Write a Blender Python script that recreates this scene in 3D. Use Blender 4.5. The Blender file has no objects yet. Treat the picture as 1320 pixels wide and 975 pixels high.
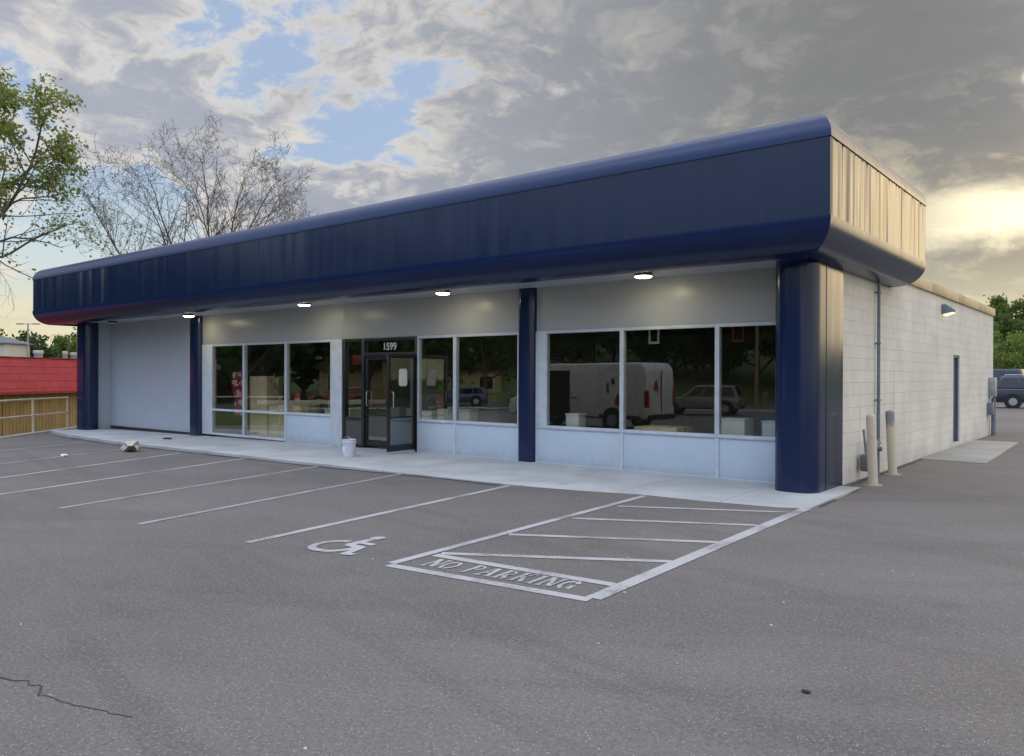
import bpy, bmesh, math, random
import numpy as np
from mathutils import Vector, Matrix
R = math.radians
sc = bpy.context.scene
COL = sc.collection
rng = random.Random(7)

# ------------------------------------------------------------------ node helpers
class G:
    def __init__(self, tree):
        self.t = tree
    def n(self, typ, **kw):
        nd = self.t.nodes.new(typ)
        for k, v in kw.items(): setattr(nd, k, v)
        return nd
    def put(self, sock, v):
        if v is None: return
        if isinstance(v, bpy.types.NodeSocket): self.t.links.new(v, sock)
        elif isinstance(v, (tuple, list)):
            if len(v) == 3 and sock.type == 'RGBA': v = (*v, 1)
            sock.default_value = v
        else:
            if sock.type == 'VECTOR': v = (v, v, v)
            sock.default_value = v
    def m(self, op, a, b=None, c=None, clamp=False):
        nd = self.n('ShaderNodeMath', operation=op, use_clamp=clamp)
        for i, v in enumerate((a, b, c)): self.put(nd.inputs[i], v)
        return nd.outputs[0]
    def vm(self, op, a, b=None, scale=None):
        nd = self.n('ShaderNodeVectorMath', operation=op)
        self.put(nd.inputs[0], a)
        if b is not None: self.put(nd.inputs[1], b)
        if scale is not None: self.put(nd.inputs['Scale'], scale)
        return nd.outputs['Value'] if op in ('DOT_PRODUCT', 'LENGTH', 'DISTANCE') else nd.outputs[0]
    def noise(self, vec, scale=1., detail=4., rough=.5, dist=0., col=False):
        nd = self.n('ShaderNodeTexNoise')
        self.put(nd.inputs['Vector'], vec); self.put(nd.inputs['Scale'], scale)
        self.put(nd.inputs['Detail'], detail); self.put(nd.inputs['Roughness'], rough)
        self.put(nd.inputs['Distortion'], dist)
        return nd.outputs['Color'] if col else nd.outputs[0]
    def voro(self, vec, scale=1., feature='F1'):
        nd = self.n('ShaderNodeTexVoronoi', feature=feature)
        self.put(nd.inputs['Vector'], vec); self.put(nd.inputs['Scale'], scale)
        return nd
    def mix(self, f, a, b, mode='MIX'):
        nd = self.n('ShaderNodeMix', data_type='RGBA', blend_type=mode)
        self.put(nd.inputs[0], f); self.put(nd.inputs[6], a); self.put(nd.inputs[7], b)
        return nd.outputs[2]
    def step(self, v, lo, hi, a=0., b=1., kind='SMOOTHSTEP'):
        if isinstance(lo, (int, float)) and lo > hi: lo, hi, a, b = hi, lo, b, a
        nd = self.n('ShaderNodeMapRange', interpolation_type=kind)
        self.put(nd.inputs[0], v); self.put(nd.inputs[1], lo); self.put(nd.inputs[2], hi)
        self.put(nd.inputs[3], a); self.put(nd.inputs[4], b)
        return nd.outputs[0]
    def sep(self, v):
        nd = self.n('ShaderNodeSeparateXYZ'); self.put(nd.inputs[0], v); return nd.outputs
    def comb(self, x, y, z):
        nd = self.n('ShaderNodeCombineXYZ')
        for i, v in enumerate((x, y, z)): self.put(nd.inputs[i], v)
        return nd.outputs[0]
    def coord(self, which='Object'):
        return self.n('ShaderNodeTexCoord').outputs[which]
    def scalev(self, v, s):
        return self.vm('MULTIPLY', v, s)
    def bump(self, h, strength=.3, dist=.01, normal=None):
        nd = self.n('ShaderNodeBump'); self.put(nd.inputs['Height'], h)
        nd.inputs['Strength'].default_value = strength; nd.inputs['Distance'].default_value = dist
        if normal is not None: self.put(nd.inputs['Normal'], normal)
        return nd.outputs[0]

def newmat(name):
    m = bpy.data.materials.new(name); m.use_nodes = True
    nt = m.node_tree
    b = nt.nodes['Principled BSDF']
    return m, G(nt), b
def setb(g, b, base=None, rough=None, metal=None, spec=None, normal=None, coat=None):
    if base is not None: g.put(b.inputs['Base Color'], base)
    if rough is not None: g.put(b.inputs['Roughness'], rough)
    if metal is not None: g.put(b.inputs['Metallic'], metal)
    if spec is not None: g.put(b.inputs['Specular IOR Level'], spec)
    if normal is not None: g.put(b.inputs['Normal'], normal)
    if coat is not None: g.put(b.inputs['Coat Weight'], coat)
def sc3(c, k): return tuple(x * k for x in c)

def simple(name, base, rough=.6, metal=0., var=.18, scale=6., spec=None, bump=0.):
    m, g, b = newmat(name)
    o = g.coord()
    n = g.noise(o, scale, 5, .6)
    f = g.step(n, .3, .7)
    setb(g, b, g.mix(f, sc3(base, 1 - var), sc3(base, 1 + var * .6)), g.step(n, .2, .8, max(rough - .08, .02), min(rough + .08, 1)), metal, spec)
    if bump: setb(g, b, normal=g.bump(g.noise(o, scale * 8, 4, .6), bump, .004))
    return m
def emis(name, col, s):
    m, g, b = newmat(name)
    b.inputs['Emission Color'].default_value = (*col, 1); b.inputs['Emission Strength'].default_value = s
    b.inputs['Base Color'].default_value = (.8, .8, .75, 1)
    return m

M = {}
# asphalt ------------------------------------------------------------
def asphalt(name, base=(.148, .1355, .1235)):
    m, g, b = newmat(name)
    o = g.coord()
    big = g.noise(o, .22, 5, .55, .4)
    mid = g.noise(o, 1.3, 5, .6)
    u = g.vm('DOT_PRODUCT', o, (.82, .57, 0.)); v_ = g.vm('DOT_PRODUCT', o, (-.57, .82, 0.))
    tr = g.noise(g.comb(g.m('MULTIPLY', u, .10), g.m('MULTIPLY', v_, .85), 0.), 1.0, 5, .62, .7)
    u2 = g.vm('DOT_PRODUCT', o, (.97, -.22, 0.)); v2 = g.vm('DOT_PRODUCT', o, (.22, .97, 0.))
    tr2 = g.noise(g.comb(g.m('MULTIPLY', u2, .12), g.m('MULTIPLY', v2, 1.1), 3.), 1.1, 5, .6, .9)
    fine = g.noise(o, 38, 4, .75)
    v = g.voro(o, 70)
    stone = g.step(v.outputs['Distance'], .42, .08)
    sx = g.sep(v.outputs['Color'])[0]
    bright = g.m('MULTIPLY', stone, g.step(sx, .60, 1.0))
    dark = g.m('MULTIPLY', stone, g.step(sx, .42, .0))
    c = g.mix(g.step(big, .3, .7), sc3(base, .82), sc3(base, 1.12))
    c = g.mix(g.m('MULTIPLY', g.step(mid, .35, .75), .4), c, sc3(base, 1.22))
    c = g.mix(g.m('MULTIPLY', g.step(tr, .50, .64), .40), c, sc3(base, .62))
    c = g.mix(g.m('MULTIPLY', g.step(tr2, .54, .64), .40), c, sc3(base, .62))
    c = g.mix(g.m('MULTIPLY', g.step(g.noise(o, .35, 3, .5), .48, .68), .35), c, (.165, .138, .122))
    spots = g.voro(g.vm('ADD', o, g.vm('SCALE', g.noise(o, 5, 3, .6, 0, True), scale=.12)), .9)
    sp = g.m('MULTIPLY', g.step(spots.outputs['Distance'], .20, .03), g.step(g.sep(spots.outputs['Color'])[1], .66, .9))
    c = g.mix(g.m('MULTIPLY', sp, .42), c, sc3(base, .45))
    c = g.mix(g.m('MULTIPLY', g.step(fine, .40, .72), .5), c, sc3(base, 1.6))
    c = g.mix(g.m('MULTIPLY', g.step(fine, .52, .28), .5), c, sc3(base, .5))
    c = g.mix(g.m('MULTIPLY', bright, .75), c, (.56, .53, .49))
    c = g.mix(g.m('MULTIPLY', dark, .7), c, (.045, .045, .047))
    h = g.m('ADD', g.m('MULTIPLY', stone, .6), fine)
    setb(g, b, c, .82, 0, .35, g.bump(h, .6, .005))
    return m
M['asphalt'] = asphalt('asphalt')
M['road_asphalt'] = asphalt('road_asphalt', (.11, .11, .115))

def paintline(name, c, lo, hi):
    m, g, b = newmat(name)
    o = g.coord()
    n = g.noise(o, 1.6, 3, .5); n2 = g.noise(o, 26, 5, .75); n3 = g.noise(o, 90, 3, .7)
    f = g.step(g.m('ADD', g.m('ADD', g.m('MULTIPLY', n, .45), g.m('MULTIPLY', n2, .35)), g.m('MULTIPLY', n3, .2)), lo, hi)
    setb(g, b, g.mix(f, c, (.215, .20, .19)), .78, 0, .3)
    return m
M['line'] = paintline('worn_white_paint', (.44, .43, .43), .465, .62)
M['line_bold'] = paintline('white_stencil_paint', (.45, .44, .44), .47, .64)
M['line_worn'] = paintline('very_worn_white_paint', (.36, .355, .35), .44, .62)

def concrete(name, base, joints=None):
    m, g, b = newmat(name)
    o = g.coord()
    n = g.noise(o, .8, 6, .6, .3); n2 = g.noise(o, 14, 5, .65)
    c = g.mix(g.step(n, .3, .7), sc3(base, .82), sc3(base, 1.08))
    c = g.mix(g.m('MULTIPLY', g.step(n2, .45, .75), .35), c, sc3(base, .78))
    st = g.noise(o, 2.6, 4, .6, .8)
    c = g.mix(g.m('MULTIPLY', g.step(st, .6, .72), .35), c, sc3(base, .6))
    h = n2
    if joints:
        x = g.sep(o)[0]
        fr = g.m('FRACT', g.m('DIVIDE', x, joints))
        jl = g.step(g.m('ABSOLUTE', g.m('SUBTRACT', fr, .5)), .004, .009, 1, 0)
        c = g.mix(g.m('MULTIPLY', jl, .6), c, sc3(base, .42))
    setb(g, b, c, .85, 0, .3, g.bump(h, .25, .004))
    return m
M['sidewalk'] = concrete('sidewalk_concrete', (.46, .465, .46), 1.53)
M['pad'] = concrete('pad_concrete', (.36, .34, .30))

def navy(name, wave=.35, streak=.3, yfreq=3.4, col=((.0080, .0185, .066), (.0100, .0225, .076)), rough=.20, spec=.40):
    m, g, b = newmat(name)
    o = g.coord()
    s = g.sep(o)
    wv = g.comb(g.m('MULTIPLY', s[0], 1.3), g.m('MULTIPLY', s[1], yfreq), g.m('MULTIPLY', s[2], .10))
    n = g.m('MULTIPLY', g.noise(wv, 1.3, .8, .5, .25), g.step(g.noise(g.comb(s[0], s[1], 0.), .8, 2, .5), .35, .65, .3, 1.25))
    n = g.m('ADD', n, g.m('MULTIPLY', g.noise(g.comb(.5, g.m('MULTIPLY', s[1], 3.1), g.m('MULTIPLY', s[2], .22)), 1.3, .4, .5, .4), .7))
    n3 = g.noise(g.comb(g.m('MULTIPLY', s[0], 4), g.m('MULTIPLY', s[1], 4), g.m('MULTIPLY', s[2], .22)), 1.6, 4, .6, .2)
    d = g.noise(o, 1.2, 5, .6)
    c = g.mix(g.step(d, .3, .7), *col)
    c = g.mix(g.m('MULTIPLY', g.step(n3, .52, .78), streak * .5), c, (.030, .040, .080))
    rr = g.step(n3, .3, .75, rough, rough + .05)
    setb(g, b, c, rr, 0, spec, g.bump(n, wave, .04))
    return m
M['navy'] = navy('navy_sheet_metal', .85, .6, col=((.0046, .0160, .052), (.0060, .0190, .060)), rough=.17)
M['navy_smooth'] = navy('navy_bullnose_metal', .02, .12, col=((.0055, .025, .092), (.0068, .028, .102)), rough=.22)
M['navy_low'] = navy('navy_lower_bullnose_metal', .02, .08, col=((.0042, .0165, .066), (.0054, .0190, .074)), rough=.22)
M['navy_col'] = navy('navy_column_metal', .10, .08, col=((.0046, .0165, .058), (.0058, .0190, .066)), rough=.16, spec=.5)

def greypaint(name, base, rough=.4, wave=.15, streak=.2):
    m, g, b = newmat(name)
    o = g.coord(); s = g.sep(o)
    wv = g.comb(g.m('MULTIPLY', s[0], 2.2), g.m('MULTIPLY', s[1], 2.2), g.m('MULTIPLY', s[2], .12))
    n = g.noise(wv, 1.3, 2, .5, .2)
    n3 = g.noise(g.comb(g.m('MULTIPLY', s[0], 5), g.m('MULTIPLY', s[1], 5), g.m('MULTIPLY', s[2], .25)), 1.6, 4, .6, .3)
    d = g.noise(o, 1.8, 6, .6)
    c = g.mix(g.step(d, .3, .7), sc3(base, .98), sc3(base, 1.02))
    c = g.mix(g.m('MULTIPLY', g.step(n3, .52, .75), streak), c, sc3(base, .82))
    dn = g.noise(o, 6, 5, .7)
    dirt = g.step(g.m('ADD', s[2], g.m('MULTIPLY', g.m('SUBTRACT', dn, .5), .5)), .20, .02)
    c = g.mix(g.m('MULTIPLY', dirt, .22), c, sc3((.30, .28, .25), .8))
    sm = g.noise(o, 2.6, 6, .7)
    c = g.mix(g.m('MULTIPLY', g.step(sm, .60, .72), .12), c, sc3(base, .6))
    setb(g, b, c, rough, 0, .5, g.bump(n, wave, .02))
    return m
M['spandrel'] = greypaint('grey_spandrel_metal', (.42, .43, .43), .36, .10, .2)
M['recess'] = greypaint('grey_recess_metal', (.40, .45, .51), .32, .26, .3)
M['kick'] = greypaint('grey_kick_panel', (.50, .585, .67), .42, .04, .14)
M['soffit'] = greypaint('grey_soffit', (.42, .44, .46), .5, .03, .1)
M['frame'] = simple('grey_painted_aluminium', (.55, .60, .65), .42, .0, .1)
M['black'] = simple('black_aluminium', (.012, .012, .014), .35, .0, .2, spec=.6)
M['black_panel'] = simple('dark_brown_panel', (.075, .068, .07), .5)
M['grey_door'] = simple('blue_grey_steel', (.10, .12, .16), .5)
M['grey_pipe'] = simple('grey_painted_pipe', (.17, .20, .25), .5)
M['steel'] = simple('brushed_steel', (.5, .5, .5), .35, .9, .1)
M['meter'] = simple('grey_meter_metal', (.16, .165, .18), .5, .2)
M['coping'] = simple('tan_coping_metal', (.46, .36, .22), .5, .0, .3, 2.5)
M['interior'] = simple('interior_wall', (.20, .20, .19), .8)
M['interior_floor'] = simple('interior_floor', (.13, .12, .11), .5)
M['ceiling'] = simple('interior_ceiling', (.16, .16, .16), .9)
M['white_in'] = simple('white_laminate', (.72, .70, .64), .5, 0, .08)
M['card'] = simple('cardboard', (.74, .56, .34), .8, 0, .15, 3)
M['paper'] = simple('white_paper', (.8, .8, .8), .7, 0, .03)
M['num'] = simple('white_vinyl', (.62, .62, .62), .6, 0, .05)
M['roof'] = simple('flat_roof', (.12, .12, .12), .9)
M['red_sign'] = simple('dull_red_sign', (.20, .02, .015), .5)
M['lens'] = emis('lamp_lens', (1, .90, .58), 44.)
M['lens_off'] = simple('frosted_lens', (.65, .65, .62), .4)
M['lens_wall'] = emis('wall_lamp_lens', (1, .93, .42), 1.3)
M['fixture'] = simple('fixture_bronze', (.09, .085, .08), .5)
M['rail'] = simple('tan_painted_pipe', (.62, .55, .42), .6)
M['galv'] = simple('galvanised_steel', (.34, .36, .37), .5, .3)
M['rubber'] = simple('black_rubber', (.018, .018, .018), .85)
M['hub'] = simple('alloy_rim', (.42, .42, .44), .4, .6)
M['carglass'] = simple('dark_car_glass', (.012, .014, .018), .06, 0, .05, spec=.8)
M['headlamp'] = simple('clear_headlamp', (.65, .65, .65), .15)
M['taillamp'] = simple('red_tail_lamp', (.35, .012, .01), .2)
M['orange'] = simple('orange_plastic', (.75, .11, .02), .55)
M['reflective'] = simple('white_reflective_band', (.85, .82, .78), .4)
M['wood'] = simple('tan_wood', (.36, .27, .16), .8)
M['stucco'] = simple('beige_stucco', (.44, .36, .22), .9)
M['whitehouse'] = simple('white_siding', (.62, .60, .55), .8)
M['shingle'] = simple('grey_shingles', (.16, .17, .19), .9, 0, .3, 8)
M['dark_shingle'] = simple('dark_shingles', (.05, .045, .04), .9)
M['pail'] = simple('pale_plastic_pail', (.58, .62, .70), .5, 0, .08)
M['ink'] = simple('dark_ink', (.02, .025, .05), .6)
M['redcloth'] = simple('red_cloth', (.45, .025, .03), .8)
M['whitecloth'] = simple('white_cloth', (.65, .58, .6), .8)
M['crack'] = simple('open_crack', (.05, .045, .043), .95)
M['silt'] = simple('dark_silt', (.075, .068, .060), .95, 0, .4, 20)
M['stone_white'] = simple('pale_debris', (.58, .53, .44), .9, 0, .35, 9)
M['deadleaf'] = simple('dead_leaf', (.03, .025, .018), .8)
M['bark'] = simple('grey_brown_bark', (.115, .092, .075), .95, 0, .35, 5, bump=.5)
M['bark_pale'] = simple('pale_bark', (.105, .084, .075), .95, 0, .3, 5)
def carpaint(name, c):
    m, g, b = newmat(name); setb(g, b, c, .22, 0, .5, coat=.6); return m
M['car_navy'] = carpaint('dark_navy_car_paint', (.010, .014, .030))
M['car_white'] = carpaint('white_car_paint', (.62, .62, .62))
M['car_silver'] = carpaint('silver_car_paint', (.22, .235, .25))
M['car_pink'] = carpaint('pale_rose_car_paint', (.45, .36, .38))
M['car_red'] = carpaint('red_car_paint', (.3, .02, .02))
M['car_blue'] = carpaint('blue_car_paint', (.03, .06, .2))
M['van_white'] = carpaint('white_van_paint', (.80, .80, .80))

def glassmat(name, tint=.985, refl=.44):
    m = bpy.data.materials.new(name); m.use_nodes = True
    nt = m.node_tree; nt.nodes.clear(); g = G(nt)
    out = g.n('ShaderNodeOutputMaterial')
    tr = g.n('ShaderNodeBsdfTransparent'); tr.inputs[0].default_value = (tint, tint * 1.02, tint, 1)
    gl = g.n('ShaderNodeBsdfGlossy'); gl.inputs['Roughness'].default_value = .0
    gl.inputs[0].default_value = (.9, .92, .9, 1)
    fr = g.n('ShaderNodeFresnel'); fr.inputs[0].default_value = 1.55
    o = g.coord()
    nm = g.bump(g.noise(o, .9, 2, .5), .012, .05)
    nt.links.new(nm, gl.inputs['Normal'])
    f = g.m('ADD', g.m('MULTIPLY', fr.outputs[0], refl), .038, clamp=True)
    mx = g.n('ShaderNodeMixShader'); g.put(mx.inputs[0], f)
    nt.links.new(tr.outputs[0], mx.inputs[1]); nt.links.new(gl.outputs[0], mx.inputs[2])
    nt.links.new(mx.outputs[0], out.inputs[0])
    return m
M['glass'] = glassmat('storefront_glass')
M['door_glass'] = glassmat('door_glass', .88, .42)

def cmu():
    m, g, b = newmat('painted_concrete_block')
    o = g.coord(); s = g.sep(o)
    v = g.comb(s[1], s[2], 0.)
    br = g.n('ShaderNodeTexBrick')
    g.put(br.inputs['Vector'], v)
    br.offset = .5
    for k, x in (('Scale', 1.), ('Mortar Size', .007), ('Mortar Smooth', .25), ('Brick Width', .406), ('Row Height', .203), ('Bias', 0.)):
        br.inputs[k].default_value = x
    br.inputs['Color1'].default_value = (.0, .0, .0, 1); br.inputs['Color2'].default_value = (1, 1, 1, 1); br.inputs['Mortar'].default_value = (.5, .5, .5, 1)
    base = (.715, .71, .675)
    n = g.noise(o, .9, 6, .6, .3); n2 = g.noise(o, 30, 4, .6)
    dr = g.noise(g.vm('MULTIPLY', o, (1, 2.2, .25)), 1.4, 5, .6)
    c = g.mix(g.step(n, .3, .7), sc3(base, .88), sc3(base, 1.07))
    c = g.mix(g.m('MULTIPLY', g.sep(br.outputs['Color'])[0], .16), c, sc3(base, .78))
    c = g.mix(g.m('MULTIPLY', br.outputs['Fac'], .45), c, sc3(base, .62))
    c = g.mix(g.m('MULTIPLY', g.step(dr, .55, .75), .3), c, (.33, .33, .33))
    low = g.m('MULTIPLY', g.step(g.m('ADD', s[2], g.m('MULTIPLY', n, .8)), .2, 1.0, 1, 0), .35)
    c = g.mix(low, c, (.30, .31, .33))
    h = g.m('ADD', g.m('MULTIPLY', br.outputs['Fac'], -1.), g.m('MULTIPLY', n2, .5))
    setb(g, b, c, .7, 0, .4, g.bump(h, .5, .008))
    return m
M['cmu'] = cmu()

def bollard_mat():
    m, g, b = newmat('worn_cream_paint')
    o = g.coord(); s = g.sep(o)
    n = g.noise(o, 7, 6, .7)
    f = g.step(n, .55, .68)
    c = g.mix(f, (.63, .545, .43), (.50, .42, .32))
    setb(g, b, c, .65, 0, .4, g.bump(n, .2, .003)); return m
M['bollard'] = bollard_mat()
def bollard_mat2():
    m, g, b = newmat('cream_paint_worn_grey_at_top')
    o = g.coord(); s = g.sep(o)
    n = g.noise(o, 7, 6, .7)
    f = g.step(g.m('ADD', s[2], g.m('MULTIPLY', n, .5)), 1.08, 1.2)
    c = g.mix(f, (.62, .55, .42), (.26, .27, .29))
    setb(g, b, c, .65, 0, .4, g.bump(n, .2, .003)); return m
M['bollard_grey'] = bollard_mat2()

def stripes(name, base, per, dark=.55):
    m, g, b = newmat(name)
    o = g.coord(); s = g.sep(o)
    fr = g.m('FRACT', g.m('DIVIDE', s[0], per))
    gr = g.step(g.m('ABSOLUTE', g.m('SUBTRACT', fr, .5)), .05, .12, 1, 0)
    pl = g.m('FLOOR', g.m('DIVIDE', s[0], per))
    pn = g.noise(g.comb(pl, .5, g.m('MULTIPLY', s[2], .3)), 3.7, 3, .6)
    c = g.mix(g.step(pn, .3, .7), sc3(base, .8), sc3(base, 1.12))
    c = g.mix(g.m('MULTIPLY', gr, .7), c, sc3(base, dark * .6))
    setb(g, b, c, .85, 0, .3, g.bump(gr, -.5, .012)); return m
M['siding'] = stripes('tan_vertical_siding', (.40, .28, .135), .19)

def redroof():
    m, g, b = newmat('red_mansard_shingles')
    o = g.coord(); s = g.sep(o)
    br = g.n('ShaderNodeTexBrick'); g.put(br.inputs['Vector'], g.comb(s[0], s[2], 0.)); br.offset = .37
    for k, x in (('Scale', 1.), ('Mortar Size', .018), ('Mortar Smooth', .3), ('Brick Width', .95), ('Row Height', .29)):
        br.inputs[k].default_value = x
    br.inputs['Color1'].default_value = (.31, .020, .027, 1); br.inputs['Color2'].default_value = (.36, .028, .036, 1); br.inputs['Mortar'].default_value = (.13, .010, .014, 1)
    n = g.noise(o, 3, 6, .6)
    c = g.mix(g.m('MULTIPLY', g.step(n, .4, .7), .25), br.outputs[0], (.42, .06, .06))
    setb(g, b, c, .6, 0, .4, g.bump(br.outputs['Fac'], -.4, .015)); return m
M['redroof'] = redroof()

def brickwall():
    m, g, b = newmat('red_brown_brick')
    o = g.coord(); s = g.sep(o)
    n = g.noise(o, 3, 5, .6)
    setb(g, b, g.mix(n, (.16, .06, .04), (.26, .11, .07)), .9); return m
M['brick'] = brickwall()

def leafmat(name, c1, c2, tr=.35):
    m = bpy.data.materials.new(name); m.use_nodes = True
    nt = m.node_tree; g = G(nt); b = nt.nodes['Principled BSDF']; out = nt.nodes['Material Output']
    o = g.coord()
    n = g.noise(o, .55, 3, .6); n2 = g.noise(o, 9, 2, .5)
    f = g.step(g.m('ADD', g.m('MULTIPLY', n, .6), g.m('MULTIPLY', n2, .4)), .38, .62)
    c = g.mix(f, c1, c2)
    setb(g, b, c, .6, 0, .3)
    t = g.n('ShaderNodeBsdfTranslucent'); g.put(t.inputs[0], g.mix(.5, c, sc3(c2, 1.6)))
    mx = g.n('ShaderNodeMixShader'); mx.inputs[0].default_value = tr
    nt.links.new(b.outputs[0], mx.inputs[1]); nt.links.new(t.outputs[0], mx.inputs[2]); nt.links.new(mx.outputs[0], out.inputs[0])
    return m
M['leaf'] = leafmat('spring_green_leaves', (.075, .115, .024), (.15, .20, .05), .5)
M['leaf_spring'] = leafmat('fresh_spring_leaves', (.13, .17, .045), (.25, .29, .085), .6)
M['leaf_light'] = leafmat('light_green_leaves', (.10, .16, .04), (.19, .26, .08))
M['leaf_dark'] = leafmat('deep_green_leaves', (.022, .048, .012), (.06, .105, .024))
M['leaf_mid'] = leafmat('mid_green_leaves', (.062, .098, .026), (.12, .168, .046), .5)
M['leaf_yellow'] = leafmat('yellow_green_leaves', (.10, .15, .03), (.2, .26, .06))
def grassmat():
    m, g, b = newmat('rough_grass')
    o = g.coord()
    n = g.noise(o, .12, 5, .6); n2 = g.noise(o, 4, 5, .7)
    c = g.mix(g.step(n, .35, .65), (.05, .088, .02), (.11, .145, .04))
    c = g.mix(g.m('MULTIPLY', n2, .5), c, (.10, .10, .045))
    setb(g, b, c, .95, 0, .2, g.bump(n2, .5, .05)); return m
M['grass'] = grassmat()

# ------------------------------------------------------------------ mesh helpers
class MB:
    def __init__(self): self.v = []; self.f = []; self.mi = []; self.cur = 0
    def add(self, vs, fs):
        o = len(self.v); self.v += [tuple(p) for p in vs]
        for f in fs: self.f.append(tuple(i + o for i in f)); self.mi.append(self.cur)
        return self
    def box(self, x0, x1, y0, y1, z0, z1):
        vs = [(x0,y0,z0),(x1,y0,z0),(x1,y1,z0),(x0,y1,z0),(x0,y0,z1),(x1,y0,z1),(x1,y1,z1),(x0,y1,z1)]
        return self.add(vs, [(0,3,2,1),(4,5,6,7),(0,1,5,4),(1,2,6,5),(2,3,7,6),(3,0,4,7)])
    def tube(self, pts, rad, n=8, cap=True):
        pts = [Vector(p) for p in pts]
        if not isinstance(rad, (list, tuple)): rad = [rad] * len(pts)
        rings = []
        up = Vector((0, 0, 1))
        for i, p in enumerate(pts):
            d = (pts[min(i+1, len(pts)-1)] - pts[max(i-1, 0)]).normalized()
            a = d.cross(up if abs(d.z) < .9 else Vector((1, 0, 0))).normalized(); b = d.cross(a).normalized()
            rings.append([p + (a * math.cos(2*math.pi*k/n) + b * math.sin(2*math.pi*k/n)) * rad[i] for k in range(n)])
        vs = [q for r in rings for q in r]; fs = []
        for i in range(len(pts)-1):
            for k in range(n):
                fs.append((i*n+k, i*n+(k+1)%n, (i+1)*n+(k+1)%n, (i+1)*n+k))
        if cap:
            fs.append(tuple(range(n-1, -1, -1))); L = (len(pts)-1)*n; fs.append(tuple(L+k for k in range(n)))
        return self.add(vs, fs)
    def lathe(self, prof, n=24, c=(0,0,0), axis='z'):
        vs = []; fs = []
        for r, z in prof:
            for k in range(n):
                a = 2*math.pi*k/n; x, y = r*math.cos(a), r*math.sin(a)
                if axis == 'z': vs.append((c[0]+x, c[1]+y, c[2]+z))
                elif axis == 'y': vs.append((c[0]+x, c[1]+z, c[2]+y))
                else: vs.append((c[0]+z, c[1]+x, c[2]+y))
        for i in range(len(prof)-1):
            for k in range(n): fs.append((i*n+k, i*n+(k+1)%n, (i+1)*n+(k+1)%n, (i+1)*n+k))
        fs.append(tuple(range(n-1,-1,-1))); L = (len(prof)-1)*n; fs.append(tuple(L+k for k in range(n)))
        return self.add(vs, fs)
    def prism(self, poly, z0, z1, plane='xy'):
        n = len(poly)
        def P(a, b, c): return {'xy': (a,b,c), 'xz': (a,c,b), 'yz': (c,a,b)}[plane]
        vs = [P(a,b,z0) for a,b in poly] + [P(a,b,z1) for a,b in poly]
        fs = [tuple(range(n-1,-1,-1)), tuple(range(n,2*n))] + [(i,(i+1)%n,n+(i+1)%n,n+i) for i in range(n)]
        return self.add(vs, fs)
    def build(self, name, mat, parent=None, bevel=0., seg=2, smooth=None, loc=None, rot=None):
        me = bpy.data.meshes.new(name)
        me.from_pydata(self.v, [], self.f)
        mats = mat if isinstance(mat, (list, tuple)) else [mat]
        for mm in mats: me.materials.append(mm)
        if len(mats) > 1: me.polygons.foreach_set('material_index', self.mi)
        bm = bmesh.new(); bm.from_mesh(me)
        bmesh.ops.recalc_face_normals(bm, faces=bm.faces)
        if bevel:
            es = [e for e in bm.edges if len(e.link_faces) == 2 and e.calc_face_angle(0) > .5]
            bmesh.ops.bevel(bm, geom=es, offset=bevel, segments=seg, profile=.5, affect='EDGES', clamp_overlap=True)
        bm.to_mesh(me); bm.free()
        if smooth or (smooth is None and bevel):
            me.polygons.foreach_set('use_smooth', [True]*len(me.polygons)); me.set_sharp_from_angle(angle=R(smooth or 38))
        o = bpy.data.objects.new(name, me); COL.objects.link(o)
        if parent: o.parent = parent
        if loc: o.location = loc
        if rot: o.rotation_euler = rot
        return o
def tag(o, label=None, cat=None, group=None, kind=None):
    if label: o['label'] = label
    if cat: o['category'] = cat
    if group: o['group'] = group
    if kind: o['kind'] = kind
    return o
def thing(name, label, cat, loc=(0,0,0), rz=0, group=None):
    o = bpy.data.objects.new(name, None); COL.objects.link(o)
    o.empty_display_size = .2; o.location = loc; o.rotation_euler = (0,0,rz)
    return tag(o, label, cat, group)
KIDS = {}
def copy_tree(o, parent=None):
    c = o.copy(); COL.objects.link(c)
    if parent: c.parent = parent
    for ch in list(o.children): copy_tree(ch, c)
    return c
def rrect(x0, x1, y0, y1, r, n=7, corners=(1,1,1,1)):
    out = []
    for (cx, cy, a0, on) in ((x1, y0, -90, corners[1]), (x1, y1, 0, corners[2]), (x0, y1, 90, corners[3]), (x0, y0, 180, corners[0])):
        if not on: out.append((cx, cy)); continue
        sx = -1 if cx == x1 else 1; sy = -1 if cy == y1 else 1
        for k in range(n+1):
            a = R(a0 + 90*k/n); out.append((cx + sx*r + r*math.cos(a), cy + sy*r + r*math.sin(a)))
    return out

# ------------------------------------------------------------------ camera (recovered from the photograph's vanishing points)
F, CX, CY, YAW, PIT, ROL, CH = 1026.75, 3.8641, -12.4884, .679888, -.002561, -.003296, 1.72
def camrot():
    return Matrix.Rotation(YAW, 3, 'Z') @ Matrix.Rotation(PIT, 3, 'X') @ Matrix(((math.cos(ROL),0,math.sin(ROL)),(0,1,0),(-math.sin(ROL),0,math.cos(ROL))))
cam = bpy.data.cameras.new('camera'); camo = bpy.data.objects.new('camera', cam); COL.objects.link(camo)
Rm = camrot()
r_, f_, u_ = Rm @ Vector((1,0,0)), Rm @ Vector((0,1,0)), Rm @ Vector((0,0,1))
mw = Matrix(((r_.x,u_.x,-f_.x,CX),(r_.y,u_.y,-f_.y,CY),(r_.z,u_.z,-f_.z,CH),(0,0,0,1)))
camo.matrix_world = mw
cam.sensor_width = 36; cam.lens = F*36/1320; cam.clip_start = .05; cam.clip_end = 3000
sc.camera = camo

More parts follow.
